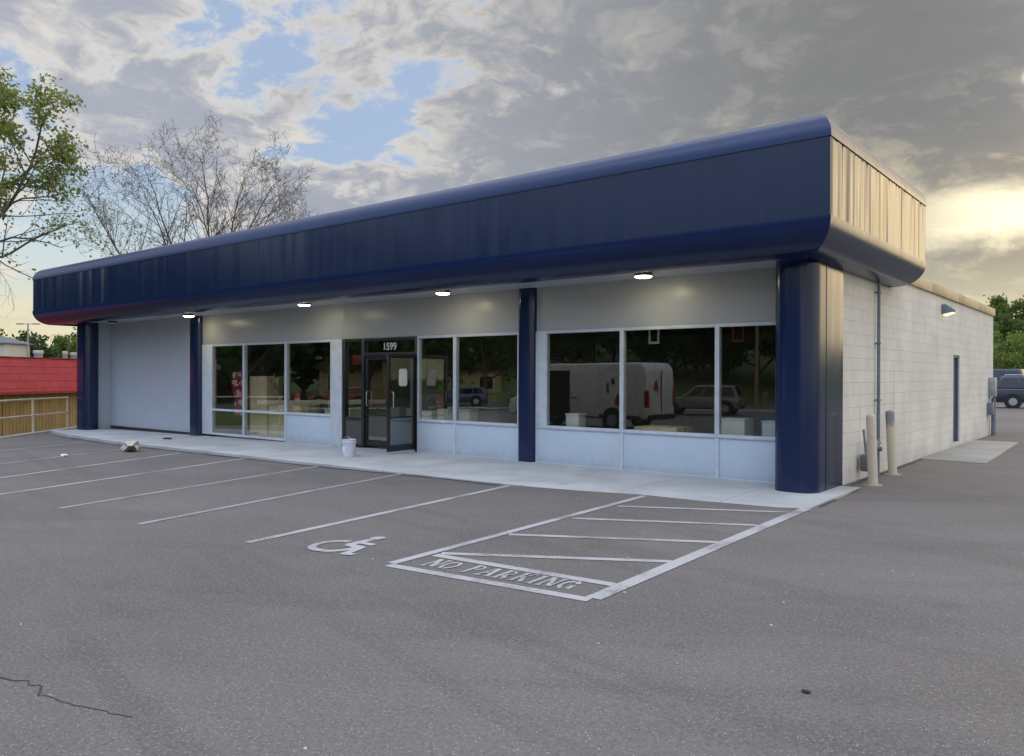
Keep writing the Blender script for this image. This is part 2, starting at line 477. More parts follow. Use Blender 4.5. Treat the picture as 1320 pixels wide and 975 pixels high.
# ------------------------------------------------------------------ world: Nishita sky + broken evening cloud deck
SUN_AZ, SUN_EL = 9., 9.       # azimuth in degrees to the right of +Y
def dirv(az, el):
    a, e = R(az), R(el); return Vector((math.sin(a)*math.cos(e), math.cos(a)*math.cos(e), math.sin(e)))
def make_world():
    w = bpy.data.worlds.new('World'); sc.world = w; w.use_nodes = True
    nt = w.node_tree; nt.nodes.clear(); g = G(nt)
    out = g.n('ShaderNodeOutputWorld'); bg = g.n('ShaderNodeBackground'); bg.inputs[1].default_value = .1
    sky = g.n('ShaderNodeTexSky', sky_type='NISHITA'); sky.sun_disc = False
    sky.sun_elevation = R(SUN_EL); sky.sun_rotation = R(SUN_AZ); sky.altitude = 250; sky.air_density = 1.; sky.dust_density = 1.5; sky.ozone_density = 1.5
    D = g.coord('Generated')
    x, y, z = g.sep(D)
    zp = g.m('MAXIMUM', z, 0.)
    zc = g.m('ADD', zp, .27)
    px, py = g.m('DIVIDE', x, zc), g.m('DIVIDE', y, zc)
    P = g.comb(px, py, g.m('MULTIPLY', zp, .6))
    def gauss(az, el, sig, amp=1.):
        dt = g.vm('DOT_PRODUCT', D, tuple(dirv(az, el)))
        return g.m('MULTIPLY', g.m('EXPONENT', g.m('MULTIPLY', g.m('SUBTRACT', dt, 1.), 1/R(sig)**2)), amp)
    warp = g.noise(P, 1.9, 4, .55, 0, True)
    Pw = g.vm('ADD', P, g.vm('SCALE', g.vm('SUBTRACT', warp, (.5,.5,.5)), scale=.34))
    def fb(v): return g.noise(v, 2.5, 14, .60, .0)
    n1 = fb(Pw)
    sd = dirv(SUN_AZ, 0)
    n1s = fb(g.vm('ADD', Pw, (sd.x*.05, sd.y*.05, .035)))
    big = g.noise(P, 1.0, 3, .5)
    puff = g.noise(Pw, 8.5, 8, .62)
    bias = 0.
    for q in BLOBS: bias = g.m('ADD', bias, gauss(*q))
    dens = g.m('ADD', g.m('ADD', g.m('ADD', g.m('MULTIPLY', n1, 1.0), g.m('MULTIPLY', big, .25)), g.m('MULTIPLY', g.m('SUBTRACT', puff, .5), .34)), bias)
    alpha = g.step(dens, .500, .590)
    thick = g.step(dens, .52, .65)
    edge = g.step(g.m('SUBTRACT', n1, n1s), .02, .13)
    heavy = g.m('MINIMUM', gauss(-14, 21, 17), 1.)
    near = gauss(8, 9, 17)
    dark = g.mix(heavy, (.41, .44, .51), (.222, .226, .228))
    dark = g.mix(g.m('MULTIPLY', near, g.step(z, .30, .16)), dark, (.42, .37, .27))
    lit = g.mix(heavy, (.88, .82, .73), (.37, .365, .35))
    lit = g.mix(g.m('MULTIPLY', near, g.step(z, .34, .22)), lit, (1.0, .83, .50))
    cl = g.mix(thick, lit, dark)
    cl = g.mix(g.m('MULTIPLY', edge, .55), cl, lit)
    mot = g.noise(g.vm('ADD', Pw, (3., 1., 0.)), 6., 8, .62)
    cl = g.mix(g.m('MULTIPLY', g.step(mot, .50, .66), .38), cl, lit)
    cl = g.mix(g.m('MULTIPLY', g.step(mot, .50, .28), .28), cl, g.vm('SCALE', dark, scale=.78))
    clr = g.mix(.75, g.vm('SCALE', sky.outputs[0], scale=.12), (.46, .59, .82))
    clr = g.mix(g.step(z, .26, .13), clr, (.60, .72, .78))
    c = g.mix(alpha, clr, cl)
    # warm pale band at the horizon, and the gap the sun shines through
    c = g.mix(g.m('MULTIPLY', g.step(z, .155, .04), .85), c, g.mix(near, (.86, .77, .50), (.80, .72, .50)))
    zz = g.m('ADD', z, g.m('MULTIPLY', g.m('SUBTRACT', n1, .5), .10))
    band = g.m('MULTIPLY', g.step(g.m('ABSOLUTE', g.m('SUBTRACT', zz, .172)), .040, .006), gauss(-4, 10, 6))
    c = g.vm('ADD', c, g.vm('SCALE', (1.15, 1.0, .66), scale=band))
    c = g.vm('ADD', c, g.vm('SCALE', (1., .92, .7), scale=gauss(-6.0, 17.6, .20, 1.2)))
    glow = g.m('MULTIPLY', gauss(16, 12, 7.5), g.m('SUBTRACT', 1.15, g.m('MULTIPLY', thick, .5)))
    c = g.vm('ADD', c, g.vm('SCALE', (2.5, 1.78, .78), scale=glow))
    c = g.vm('ADD', c, g.vm('SCALE', (.60, .47, .27), scale=gauss(72, 20, 24)))  # added warm lobe in the unseen sky at right, lights the side wall
    # sky boosted overhead and behind the photographer, out of view, to brighten the scene
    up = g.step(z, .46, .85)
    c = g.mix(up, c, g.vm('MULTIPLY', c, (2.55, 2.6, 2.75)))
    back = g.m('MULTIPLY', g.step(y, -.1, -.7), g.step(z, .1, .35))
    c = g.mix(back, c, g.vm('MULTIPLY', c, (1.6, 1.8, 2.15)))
    c = g.mix(g.step(z, .0, -.02), c, (.12, .12, .11))
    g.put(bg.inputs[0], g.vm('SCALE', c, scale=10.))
    nt.links.new(bg.outputs[0], out.inputs[0])
# (azimuth, elevation, width in degrees, more/less cloud)
BLOBS = [(-50.5, 17., 3.2, -.085), (-44.5, 20., 3.4, -.07), (-39., 22.4, 3.0, -.085),
         (-56.5, 20.8, 2.4, -.13), (-60.5, 22., 2., -.12), (-64.5, 21., 2.2, -.08), (-70., 19., 2.4, -.10), (-62., 13.5, 2.2, -.10), (-56., 12.5, 2., -.08), (-49., 13.5, 1.8, -.08),
         (-23., 21., 11., .16), (-8., 19., 10., .14), (-41., 13., 4.5, .08), (-60., 17.5, 3.5, .07), (-67., 10., 4., -.14), (-50., 21., 2.2, .08),
         (-3., 9., 5., -.05), (-57., 20., 9., -.03), (-36., 24.4, 2., -.07), (-54., 23.5, 3., -.04)]
make_world()
sun = bpy.data.lights.new('sun', 'SUN'); sun.energy = .5; sun.angle = R(60); sun.color = (1, .80, .52)
suno = bpy.data.objects.new('sun', sun); COL.objects.link(suno)
suno.rotation_euler = (-dirv(SUN_AZ, SUN_EL)).to_track_quat('-Z', 'Y').to_euler(); suno.location = (0, 0, 30)
vs = sc.view_settings
sc.display_settings.display_device = 'sRGB'
vs.view_transform = 'Standard'; vs.look = 'None'; vs.exposure = 0; vs.gamma = 1; vs.use_curve_mapping = False
sc.cycles.max_bounces = 8; sc.cycles.transparent_max_bounces = 16; sc.cycles.glossy_bounces = 4; sc.cycles.diffuse_bounces = 4
sc.cycles.caustics_reflective = False; sc.cycles.caustics_refractive = False

# ------------------------------------------------------------------ ground
def lot_h(x, y):
    h = 0. if x > -6 else -(-6 - x)*.012
    if y < -10 and x < -6: h -= min(-10 - y, 8)*.03*min((-6 - x)/4, 1)
    return h
def side_h(x):   # top of the sidewalk
    return .03 if x > -8 else .03 - (-8 - x)*.15/16
def sstep(a, b, v):
    t = min(max((v-a)/(b-a), 0), 1); return t*t*(3-2*t)
def terrain_h(x, y):
    h = -.60
    s = math.hypot(x + 5, y)
    if y < 8:
        h += (max(0, s - 62)*.16 if s < 150 else 88*.16) * sstep(8, -12, y)*sstep(10, -4, x)
    h -= 1.7*sstep(-24.5, -28.0, x)*sstep(-14, -9, y)*(1 - sstep(60, 110, -x))
    if y > 40: h += sstep(44, 120, y)*7.*sstep(-70, -20, x)
    return h
LOT = [(-28, 1.1), (-23.4, -3.77), (-21.3, -6.0), (-27, -11), (-31, -34), (46, -34), (46, 50), (-28, 50)]
def inside(px, py, poly):
    c = False; j = len(poly)-1
    for i in range(len(poly)):
        xi, yi = poly[i]; xj, yj = poly[j]
        if (yi > py) != (yj > py) and px < (xj-xi)*(py-yi)/(yj-yi)+xi: c = not c
        j = i
    return c
def make_terrain():
    N = 150; S = 330.
    g = []
    for i in range(N+1):
        t = (i/N*2-1); g.append(S*(.25*t + .75*t**3))
    vs = [(x, y, terrain_h(x, y)) for y in g for x in g]
    fs = [(j*(N+1)+i, j*(N+1)+i+1, (j+1)*(N+1)+i+1, (j+1)*(N+1)+i) for j in range(N) for i in range(N)]
    m = MB().add(vs, fs)
    o = m.build('ground', M['grass'], smooth=180); tag(o, kind='structure', label='grassy ground and low hills around the parking lot')
make_terrain()
def make_lot():
    me = bmesh.new()
    vs = [me.verts.new((x, y, 0)) for x, y in LOT]
    me.faces.new(vs)
    for a in range(-30, 46, 2):
        bmesh.ops.bisect_plane(me, geom=me.verts[:]+me.edges[:]+me.faces[:], plane_co=(a, 0, 0), plane_no=(1, 0, 0))
    for a in range(-34, 50, 3):
        bmesh.ops.bisect_plane(me, geom=me.verts[:]+me.edges[:]+me.faces[:], plane_co=(0, a, 0), plane_no=(0, 1, 0))
    bmesh.ops.triangulate(me, faces=me.faces[:])
    for v in me.verts: v.co.z = lot_h(v.co.x, v.co.y)
    m = bpy.data.meshes.new('parking_lot'); me.to_mesh(m); me.free(); m.materials.append(M['asphalt'])
    for p in m.polygons: p.use_smooth = True
    o = bpy.data.objects.new('parking_lot', m); COL.objects.link(o)
    return tag(o, kind='structure', label='worn grey asphalt parking lot')
lot = make_lot()
def strip(name, pts, w, mat, parent=lot, lift=.005, taper=None):
    """a painted line laid on the asphalt"""
    P = []
    for (a, b) in zip(pts[:-1], pts[1:]):
        n = max(1, int(math.dist(a, b)/.8))
        for k in range(n): P.append((a[0]+(b[0]-a[0])*k/n, a[1]+(b[1]-a[1])*k/n))
    P.append(pts[-1])
    vs = []; fs = []
    for i, p in enumerate(P):
        q0, q1 = P[max(i-1, 0)], P[min(i+1, len(P)-1)]
        dx, dy = q1[0]-q0[0], q1[1]-q0[1]; L = math.hypot(dx, dy)
        ww = (w if taper is None else w*taper(i/(len(P)-1)))*.5
        for s in (-1, 1):
            X, Y = p[0]-dy/L*ww*s, p[1]+dx/L*ww*s
            vs.append((X, Y, lot_h(X, Y)+lift))
    for i in range(len(P)-1): fs.append((2*i, 2*i+2, 2*i+3, 2*i+1))
    return MB().add(vs, fs).build(name, mat, parent)
LW = M['line_worn']; LN = M['line']
for a, b, m in (((-3.37,-7.84),(-4.0,-2.82),LN), ((-5.22,-8.06),(-6.42,-2.8),LW), ((-7.15,-8.17),(-8.69,-2.9),LW), ((-9.05,-8.7),(-11.25,-2.86),LN),
                ((-11.3,-8.0),(-13.7,-2.98),LN), ((-14.0,-7.1),(-15.95,-3.25),LW), ((-17.5,-6.0),(-19.3,-2.75),LW)):
    strip('stall_line', [a, b], .10, m)
# accessible aisle
strip('aisle_border', [(.49,-7.36),(-1.54,-7.58)], .11, LN)
strip('aisle_border', [(-1.56,-7.52),(-1.84,-2.38)], .10, LN, lift=.006)
strip('aisle_border', [(.49,-7.31),(.32,-2.0)], .14, LN, lift=.006)
strip('aisle_border', [(-1.50,-7.02),(.40,-6.86)], .11, LN)
for a, b in (((-1.50,-6.93),(.38,-5.81)), ((-1.58,-5.80),(.35,-4.72)), ((-1.62,-4.55),(.30,-3.54)), ((-1.66,-3.42),(.26,-2.42))):
    strip('hatch_line', [a, b], .10, LN)
# NO PARKING in stencilled serif capitals
def bar(x0, y0, x1, y1, w):
    dx, dy = x1-x0, y1-y0; L = math.hypot(dx, dy); nx, ny = -dy/L*w/2, dx/L*w/2
    return [(x0-nx,y0-ny),(x1-nx,y1-ny),(x1+nx,y1+ny),(x0+nx,y0+ny)]
def arc(cx, cy, rx, ry, a0, a1, w, n=8):
    out = []
    for k in range(n):
        t0, t1 = R(a0+(a1-a0)*k/n), R(a0+(a1-a0)*(k+1)/n)
        out.append([(cx+(rx-w/2)*math.cos(t0), cy+(ry-w/2)*math.sin(t0)), (cx+(rx+w/2)*math.cos(t0), cy+(ry+w/2)*math.sin(t0)),
                    (cx+(rx+w/2)*math.cos(t1), cy+(ry+w/2)*math.sin(t1)), (cx+(rx-w/2)*math.cos(t1), cy+(ry-w/2)*math.sin(t1))])
    return out
T_, t_ = .25, .10
def ser(x, y): return bar(x-.18, y, x+.18, y, .10)
LET = {
 'N': [bar(.15,.03,.15,.97,.15), bar(.85,.03,.85,.97,.15), bar(.24,.92,.76,.08,.24), ser(.16,.97), ser(.16,.03), ser(.84,.97)],
 'O': arc(.5,.5,.40,.42,98,262,.20)+arc(.5,.5,.40,.42,-82,82,.20),
 'P': [bar(.22,.03,.22,.97,T_), ser(.22,.97), ser(.22,.03)]+arc(.42,.72,.33,.22,-85,85,.13),
 'A': [bar(.42,.97,.12,.03,.12), bar(.5,.97,.84,.03,T_), bar(.30,.36,.58,.36,.07), ser(.14,.03), ser(.84,.03)],
 'R': [bar(.22,.03,.22,.97,T_), ser(.22,.97), ser(.22,.03), bar(.46,.45,.82,.03,T_)]+arc(.42,.72,.33,.22,-85,85,.13),
 'K': [bar(.22,.03,.22,.97,T_), ser(.22,.97), ser(.22,.03), bar(.36,.46,.78,.97,.08), bar(.48,.52,.84,.03,T_), ser(.82,.97)],
 'I': [bar(.5,.03,.5,.97,T_), ser(.5,.97), ser(.5,.03)],
 'G': arc(.5,.5,.40,.42,98,262,.20)+arc(.5,.5,.38,.42,30,82,T_)+[bar(.80,.10,.80,.44,T_), bar(.62,.44,.95,.44,.07)],
}
def ground_text(name, text, o, ux, uy, cw, ch, gap, mat):
    mb = MB(); cx = 0.
    for c in text:
        if c == ' ': cx += cw*.75; continue
        k = .62 if c == 'I' else 1.
        for poly in LET[c]:
            pts = []
            for (a, b) in poly:
                a2 = (a if c != 'I' else (a-.5)+.31)
                X = o[0]+ux[0]*(cx+a2*cw)+uy[0]*b*ch; Y = o[1]+ux[1]*(cx+a2*cw)+uy[1]*b*ch
                pts.append((X, Y, lot_h(X, Y)+.005))
            mb.add(pts, [tuple(range(len(pts)))])
        cx += cw*k+gap
    ob = mb.build(name, mat, lot)
    # single letters' strokes overlap inside their own mesh: lift each stroke a hair apart
    me = ob.data
    for i, p in enumerate(me.polygons):
        for vi in p.vertices: me.vertices[vi].co.z += .00025*(i % 9)
    return ob
ground_text('no_parking_lettering', 'NO PARKING', (-1.32,-7.40), (.994,.108), (-.05,1.), .148, .28, .018, M['line_bold'])
# wheelchair symbol
def wheelchair():
    mb = MB(); o = (-2.80, -7.62); w, h = .68, .86
    S = []
    S += arc(.36,.30,.33,.285,-250,25,.11,18)
    S += [bar(.40,.78,.44,.42,.14), bar(.40,.60,.74,.60,.10), bar(.42,.42,.76,.42,.12), bar(.74,.42,.90,.06,.12), bar(.86,.08,1.03,.13,.10)]
    S += arc(.385,.90,.055,.055,0,360,.11,10)
    for i, poly in enumerate(S):
        pts = []
        for a, b in poly:
            X, Y = o[0]+a*w+b*.03, o[1]+b*h; pts.append((X, Y, lot_h(X, Y)+.005+.0003*(i % 12)))
        mb.add(pts, [tuple(range(4))])
    mb.build('wheelchair_symbol', M['line_bold'], lot)
wheelchair()
# crack across the foreground
cp = [(-1.62,-10.93),(-1.40,-10.80),(-1.18,-10.80),(-1.06,-10.72),(-.97,-10.74),(-.92,-10.70),(-.80,-10.76),(-.72,-10.74),(-.50,-10.70),(-.30,-10.64),(-.12,-10.58)]
def jit(pts, n=4, a=.012):
    out = []
    for p, q in zip(pts[:-1], pts[1:]):
        for k in range(n):
            t = k/n; out.append((p[0]+(q[0]-p[0])*t+rng.uniform(-a,a), p[1]+(q[1]-p[1])*t+rng.uniform(-a,a)))
    out.append(pts[-1]); return out
strip('crack', jit(cp), .010, M['crack'], lift=.003, taper=lambda t: .5+.9*abs(math.sin(9*t))*(1-t)+.1)

# grit and silt gathered where the asphalt meets the kerb
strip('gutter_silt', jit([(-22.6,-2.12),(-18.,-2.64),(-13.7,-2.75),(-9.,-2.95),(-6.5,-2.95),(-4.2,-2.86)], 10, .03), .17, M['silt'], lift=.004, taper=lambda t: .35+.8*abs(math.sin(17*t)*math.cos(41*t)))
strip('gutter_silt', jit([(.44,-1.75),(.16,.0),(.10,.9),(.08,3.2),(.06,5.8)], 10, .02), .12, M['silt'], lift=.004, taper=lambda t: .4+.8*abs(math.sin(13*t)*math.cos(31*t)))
# sidewalk: curved front edge, dips flush with the asphalt at the right-hand ramp
def make_sidewalk():
    front = [(-24.4,-1.65),(-22.3,-2.05),(-18.,-2.55),(-13.7,-2.66),(-9.,-2.86),(-6.5,-2.86),(-4.,-2.76),(-2.9,-2.55),(-1.95,-2.28),(-1.,-2.26),(0.,-2.12),(.36,-1.9)]
    pts = []
    for a, b in zip(front[:-1], front[1:]):
        n = max(1, int(abs(b[0]-a[0])/.7))
        for k in range(n): t = k/n; pts.append((a[0]+(b[0]-a[0])*t, a[1]+(b[1]-a[1])*t))
    pts.append(front[-1])
    vs = []; fs = []
    for x, y in pts:
        zt = side_h(x); 
        if x > -4.5: zt = .012+(.03-.012)*sstep(-2.6,-4.5,x)
        zg = lot_h(x, y)-.05
        yb = .35
        vs += [(x, y, zg), (x, y+.0, zt-.012), (x, y+.025, zt), (x, y+.9, side_h(x)), (x, yb, side_h(x))]
    for i in range(len(pts)-1):
        for k in range(4): fs.append((5*i+k, 5*(i+1)+k, 5*(i+1)+k+1, 5*i+k+1))
    n = len(pts)-1
    # return along the pier at the corner
    fs.append(tuple(5*n+k for k in range(5))); fs.append(tuple(reversed([k for k in range(5)])))
    o = MB().add(vs, fs).build('sidewalk', M['sidewalk'], smooth=30)
    tag(o, kind='structure', label='pale concrete sidewalk in front of the store')
make_sidewalk()
pad = MB().prism([(.02,5.9),(1.25,5.75),(1.06,12.2),(.02,12.2)], -.05, .022).build('concrete_pad', M['pad'], bevel=.008)
tag(pad, kind='structure', label='tan concrete pad at the side door')

# ------------------------------------------------------------------ the store building
store = thing('store_building', 'single storey grey store with a deep navy rounded canopy fascia along its front and corner', 'building')
def part(mb, name, mat, parent=store, **k): return mb.build(name, mat, parent, **k)
ZS = 3.45   # soffit
# side block wall with the door opening
w = MB()
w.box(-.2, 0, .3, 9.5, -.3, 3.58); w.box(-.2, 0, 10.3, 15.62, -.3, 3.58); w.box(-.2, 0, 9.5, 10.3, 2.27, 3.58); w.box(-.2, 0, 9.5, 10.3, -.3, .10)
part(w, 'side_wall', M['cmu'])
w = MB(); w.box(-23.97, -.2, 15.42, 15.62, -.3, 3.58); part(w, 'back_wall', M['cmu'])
w = MB(); w.box(-24.17, -23.97, .0, 15.62, -.3, 3.58); part(w, 'end_wall', M['cmu'])
# coping (tan) in lengths along the side, and around the back
w = MB()
ys = [3.86, 6.9, 9.9, 12.8, 15.66]
for a, b in zip(ys[:-1], ys[1:]): w.box(-.26, .05, a+.002, b-.002, 3.582, 3.81)
w.box(-24.2, -.262, 15.38, 15.66, 3.582, 3.81); w.box(-24.2, -23.9, 3.86, 15.378, 3.582, 3.81)
part(w, 'coping', M['coping'], bevel=.012)
part(MB().box(-23.95, -.27, 3.9, 15.37, 3.38, 3.46), 'roof', M['roof'])
# canopy: panel, top bullnose, lower bullnose; rounded in section, mitred at the corners
X0, X1, Y0, Y1 = -25.75, .536, -1.72, 3.88
def ring(prof, cap=False):
    mb = MB(); vs = []; fs = []
    # each side subdivided a little so that the metal can shade along its length
    for d, z in prof:
        vs += [(X0+d, Y0+d, z), (X1-d, Y0+d, z), (X1-d, Y1-d, z), (X0+d, Y1-d, z)]
    for i in range(len(prof)-1):
        for k in range(4): fs.append((4*i+k, 4*i+(k+1) % 4, 4*(i+1)+(k+1) % 4, 4*(i+1)+k))
    if cap: n = len(prof)-1; fs.append((4*n, 4*n+1, 4*n+2, 4*n+3))
    return mb.add(vs, fs)
canopy = part(ring([(.016, 3.845), (.016, 4.905)]), 'canopy_fascia', M['navy'])
rt = .36
prof = [(.05, 4.90), (0, 4.90)] + [(rt-rt*math.cos(R(a)), 4.93+rt*math.sin(R(a))) for a in range(0, 91, 6)]
part(ring(prof, True), 'top_bullnose', M['navy_smooth'], canopy, smooth=30)
rb = .46
prof = [(.05, 3.862), (0, 3.862)] + [(rb-rb*math.cos(R(a)), 3.85-rb*math.sin(R(a))) for a in range(0, 91, 6)] + [(rb+.012, 3.39), (rb+.012, 3.46)]
part(ring(prof), 'lower_bullnose', M['navy_low'], canopy, smooth=30)
# panel joints in the front and side sheets
for xx in (-22.4,-19.1,-15.8,-12.5,-9.2,-5.9,-2.65): part(MB().box(xx-.004, xx+.004, Y0+.012, Y0+.0165, 3.864, 4.898), 'panel_joint', M['navy_smooth'], canopy)
part(MB().box(X0+rb+.02, X1-rb-.02, Y0+rb+.02, -.005, ZS, ZS+.05), 'soffit', M['soffit'])
# spandrel above the shop windows, recess wall, return wall
w = MB()
for a, b in ((-17.9,-11.5),(-11.5,-6.03),(-5.6,-.5)): w.box(a+.001, b-.001, -.02, .12, 2.60, ZS)
part(w, 'spandrel_wall', M['spandrel'], bevel=.004)
part(MB().box(-23.77, -18.45, .0, .12, -.2, ZS), 'recess_wall', M['recess'])
part(MB().box(-23.97, -23.772, -.62, -.002, -.25, ZS), 'return_wall', M['recess'])
part(MB().box(-23.765, -18.46, -.012, -.003, -.13, .0), 'recess_base_trim', M['black'])
# columns
def column(poly, z0, z1, name='column'):
    return part(MB().prism(poly, z0, z1), name, M['navy_col'], smooth=30)
c = column(rrect(-.60, .055, -.86, .46, .25, 10, (1,1,0,0)), 0.0, ZS+.0, 'corner_pier')
part(MB().box(.0555, .0615, -.36, -.345, .02, ZS-.05), 'seam', M['navy_smooth'], c)
part(MB().prism(rrect(-.607, .062, -.867, .466, .255, 10, (1,1,0,0)), .0, .025), 'base_plate', M['black'], c, smooth=30)
c = column(rrect(-24.42, -23.64, -.90, -.40, .20, 8), -.25, ZS, 'corner_pier')
column(rrect(-6.03, -5.61, -.13, .15, .125, 8), .0, ZS)
column(rrect(-18.45, -17.9, -.16, .15, .125, 8), -.1, ZS)
# storefront windows
GL = M['glass']; FR = M['frame']
ZH, ZSILL = 2.60, .70
def window(x0, x1, z0, z1, fw=.04, mid=None, l=None, r=None):
    l = fw if l is None else l; r = fw if r is None else r
    w = MB(); y0, y1 = -.035, .075
    w.box(x0, x0+l, y0, y1, z0, z1); w.box(x1-r, x1, y0, y1, z0, z1)
    w.box(x0+l, x1-r, y0, y1, z1-.055, z1); w.box(x0+l, x1-r, y0-.006, y1, z0, z0+.06)
    if mid: w.box(x0+l, x1-r, y0-.004, y1-.004, mid-.03, mid+.03)
    fr = part(w, 'window', FR, bevel=.004)
    gs = [(z0+.06, z1-.055)] if not mid else [(z0+.06, mid-.03), (mid+.03, z1-.055)]
    for a, b in gs: part(MB().box(x0+l, x1-r, .01, .018, a, b), 'glass', GL, fr)
    return fr
def kick(x0, x1, fw=.035):
    zb = side_h(x0)-.02
    k = part(MB().box(x0, x1, -.012, .08, zb, ZSILL-.0), 'kick_panel', M['kick'], bevel=.004)
    for a in (x0, x1-fw): part(MB().box(a, a+fw, -.028, -.0135, zb, ZSILL-.001), 'panel_stile', FR, k)
    part(MB().box(x0+.001, x1-.001, -.024, -.0135, zb, zb+.035), 'base_flashing', FR, k)
for a, b, l, r in ((-5.61,-3.66,.27,None), (-3.66,-1.82,None,None), (-1.82,-.60,None,.05)):
    window(a, b, ZSILL, ZH, l=l, r=r); kick(a, b)
for a, b in ((-8.92,-7.79), (-7.79,-6.03)): window(a, b, ZSILL, ZH); kick(a, b)
window(-17.9, -15.76, .0, ZH, l=.55, mid=.72); window(-15.76, -13.82, .0, ZH, mid=.72)
window(-13.82, -11.94, ZSILL, ZH, r=.03); kick(-13.82, -11.94)
part(MB().box(-11.94, -11.5, -.06, .12, -.0, ZH), 'pier', FR, bevel=.006)
# entrance: black frame, sidelight, closed leaf, leaf swung open, transom with the street number
BL = M['black']
w = MB()
w.box(-11.5, -11.40, -.04, .08, .03, ZH); w.box(-10.80, -10.70, -.04, .08, .03, ZH); w.box(-8.99, -8.92, -.04, .08, .03, ZH)
w.box(-11.40, -10.80, -.04, .08, ZH-.07, ZH); w.box(-10.70, -8.99, -.04, .08, ZH-.07, ZH); w.box(-10.70, -8.99, -.04, .08, 2.17, 2.25)
w.box(-11.40, -10.80, -.04, .08, .66, .72); w.box(-11.40, -10.80, -.04, .08, .03, .09)
ent = part(w, 'entrance_frame', BL, bevel=.004)
part(MB().box(-11.40, -10.80, .012, .02, .72, ZH-.07), 'glass', GL, ent)
part(MB().box(-10.70, -8.99, .012, .02, 2.25, ZH-.07), 'glass', GL, ent)
part(MB().box(-11.40, -10.80, -.02, .03, .09, .66), 'lower_panel', M['black_panel'], ent)
def font_mesh(name, text, size, mat, parent, loc, rot=(R(90),0,0), depth=.004):
    cu = bpy.data.curves.new(name, 'FONT'); cu.body = text; cu.size = size; cu.extrude = depth; cu.align_x = 'CENTER'; cu.offset = size*.02
    ob = bpy.data.objects.new('tmp_text', cu); COL.objects.link(ob)
    bpy.context.view_layer.update()
    me = bpy.data.meshes.new_from_object(ob.evaluated_get(bpy.context.evaluated_depsgraph_get()))
    bpy.data.objects.remove(ob); me.materials.clear(); me.materials.append(mat)
    o = bpy.data.objects.new(name, me); COL.objects.link(o); o.parent = parent; o.location = loc; o.rotation_euler = rot
    return o
font_mesh('street_number', '1599', .235, M['num'], ent, (-9.86, .004, 2.315))
def door_leaf(loc, rz, notice=False, flip=1):
    # local: hinge at x=0, leaf extends to -x
    W_ = .875; z0, z1 = .05, 2.155
    w = MB()
    w.box(-.075, 0, -.022, .022, z0, z1); w.box(-W_, -W_+.075, -.022, .022, z0, z1)
    w.box(-W_+.075, -.075, -.022, .022, z1-.085, z1); w.box(-W_+.075, -.075, -.022, .022, z0, z0+.14)
    w.box(-W_+.075, -.075, -.018, .018, .76, .80)
    d = w.build('door', BL, store, bevel=.004); d.location = loc; d.rotation_euler = (0, 0, rz)
    part(MB().box(-W_+.075, -.075, -.004, .004, .80, z1-.085), 'glass', M['door_glass'], d)
    part(MB().box(-W_+.075, -.075, -.004, .004, z0+.14, .76), 'glass', M['door_glass'], d)
    h = MB()
    xh = -W_+.11
    for s in (-1, 1):
        h.tube([(xh, s*.024, .98), (xh, s*.075, 1.0), (xh, s*.075, 1.32), (xh, s*.024, 1.34)], .013, 8)
    part(h, 'handle', M['steel'], d, smooth=60)
    if notice:
        part(MB().prism(rrect(-.52, -.26, 1.46, 1.84, .06, 5), -.0072, -.0052, 'xz'), 'notice', M['paper'], d)
        part(MB().prism(rrect(-.52, -.26, 1.46, 1.84, .06, 5), .0052, .0072, 'xz'), 'notice', M['paper'], d)
    return d
door_leaf((-8.995, -.03, .03), R(94), True)
d = door_leaf((-9.835, .02, .02), 0); 
d.location = (-9.83, .02, .02)
part(MB().box(-9.79, -9.74, -.055, -.03, .05, .08), 'threshold', M['steel'])
# interior shell
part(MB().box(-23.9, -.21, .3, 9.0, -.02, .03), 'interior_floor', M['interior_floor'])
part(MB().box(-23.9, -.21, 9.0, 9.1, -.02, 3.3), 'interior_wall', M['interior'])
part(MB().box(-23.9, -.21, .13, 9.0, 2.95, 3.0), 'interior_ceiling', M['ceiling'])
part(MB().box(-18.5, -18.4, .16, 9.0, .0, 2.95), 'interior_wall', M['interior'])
# side door
sd = part(MB().box(-.13, -.085, 9.56, 10.24, .12, 2.21), 'side_door', M['grey_door'], bevel=.004)
w = MB(); w.box(-.15, -.03, 9.5, 9.56, .10, 2.27); w.box(-.15, -.03, 10.24, 10.3, .10, 2.27); w.box(-.15, -.03, 9.56, 10.24, 2.21, 2.27)
part(w, 'frame', M['grey_door'], sd)
part(MB().lathe([(.0,0),(.028,.0),(.03,.03),(.02,.05),(0,.055)], 12, (-.085, 9.63, 1.08), 'x'), 'handle', M['steel'], sd, smooth=60)
# roof vent just visible over the coping
part(MB().lathe([(.09,3.4),(.09,4.35),(.19,4.36),(.19,4.5),(.02,4.62)], 12, (-2.3, 13.6, 0)), 'roof_vent', M['galv'], smooth=40)

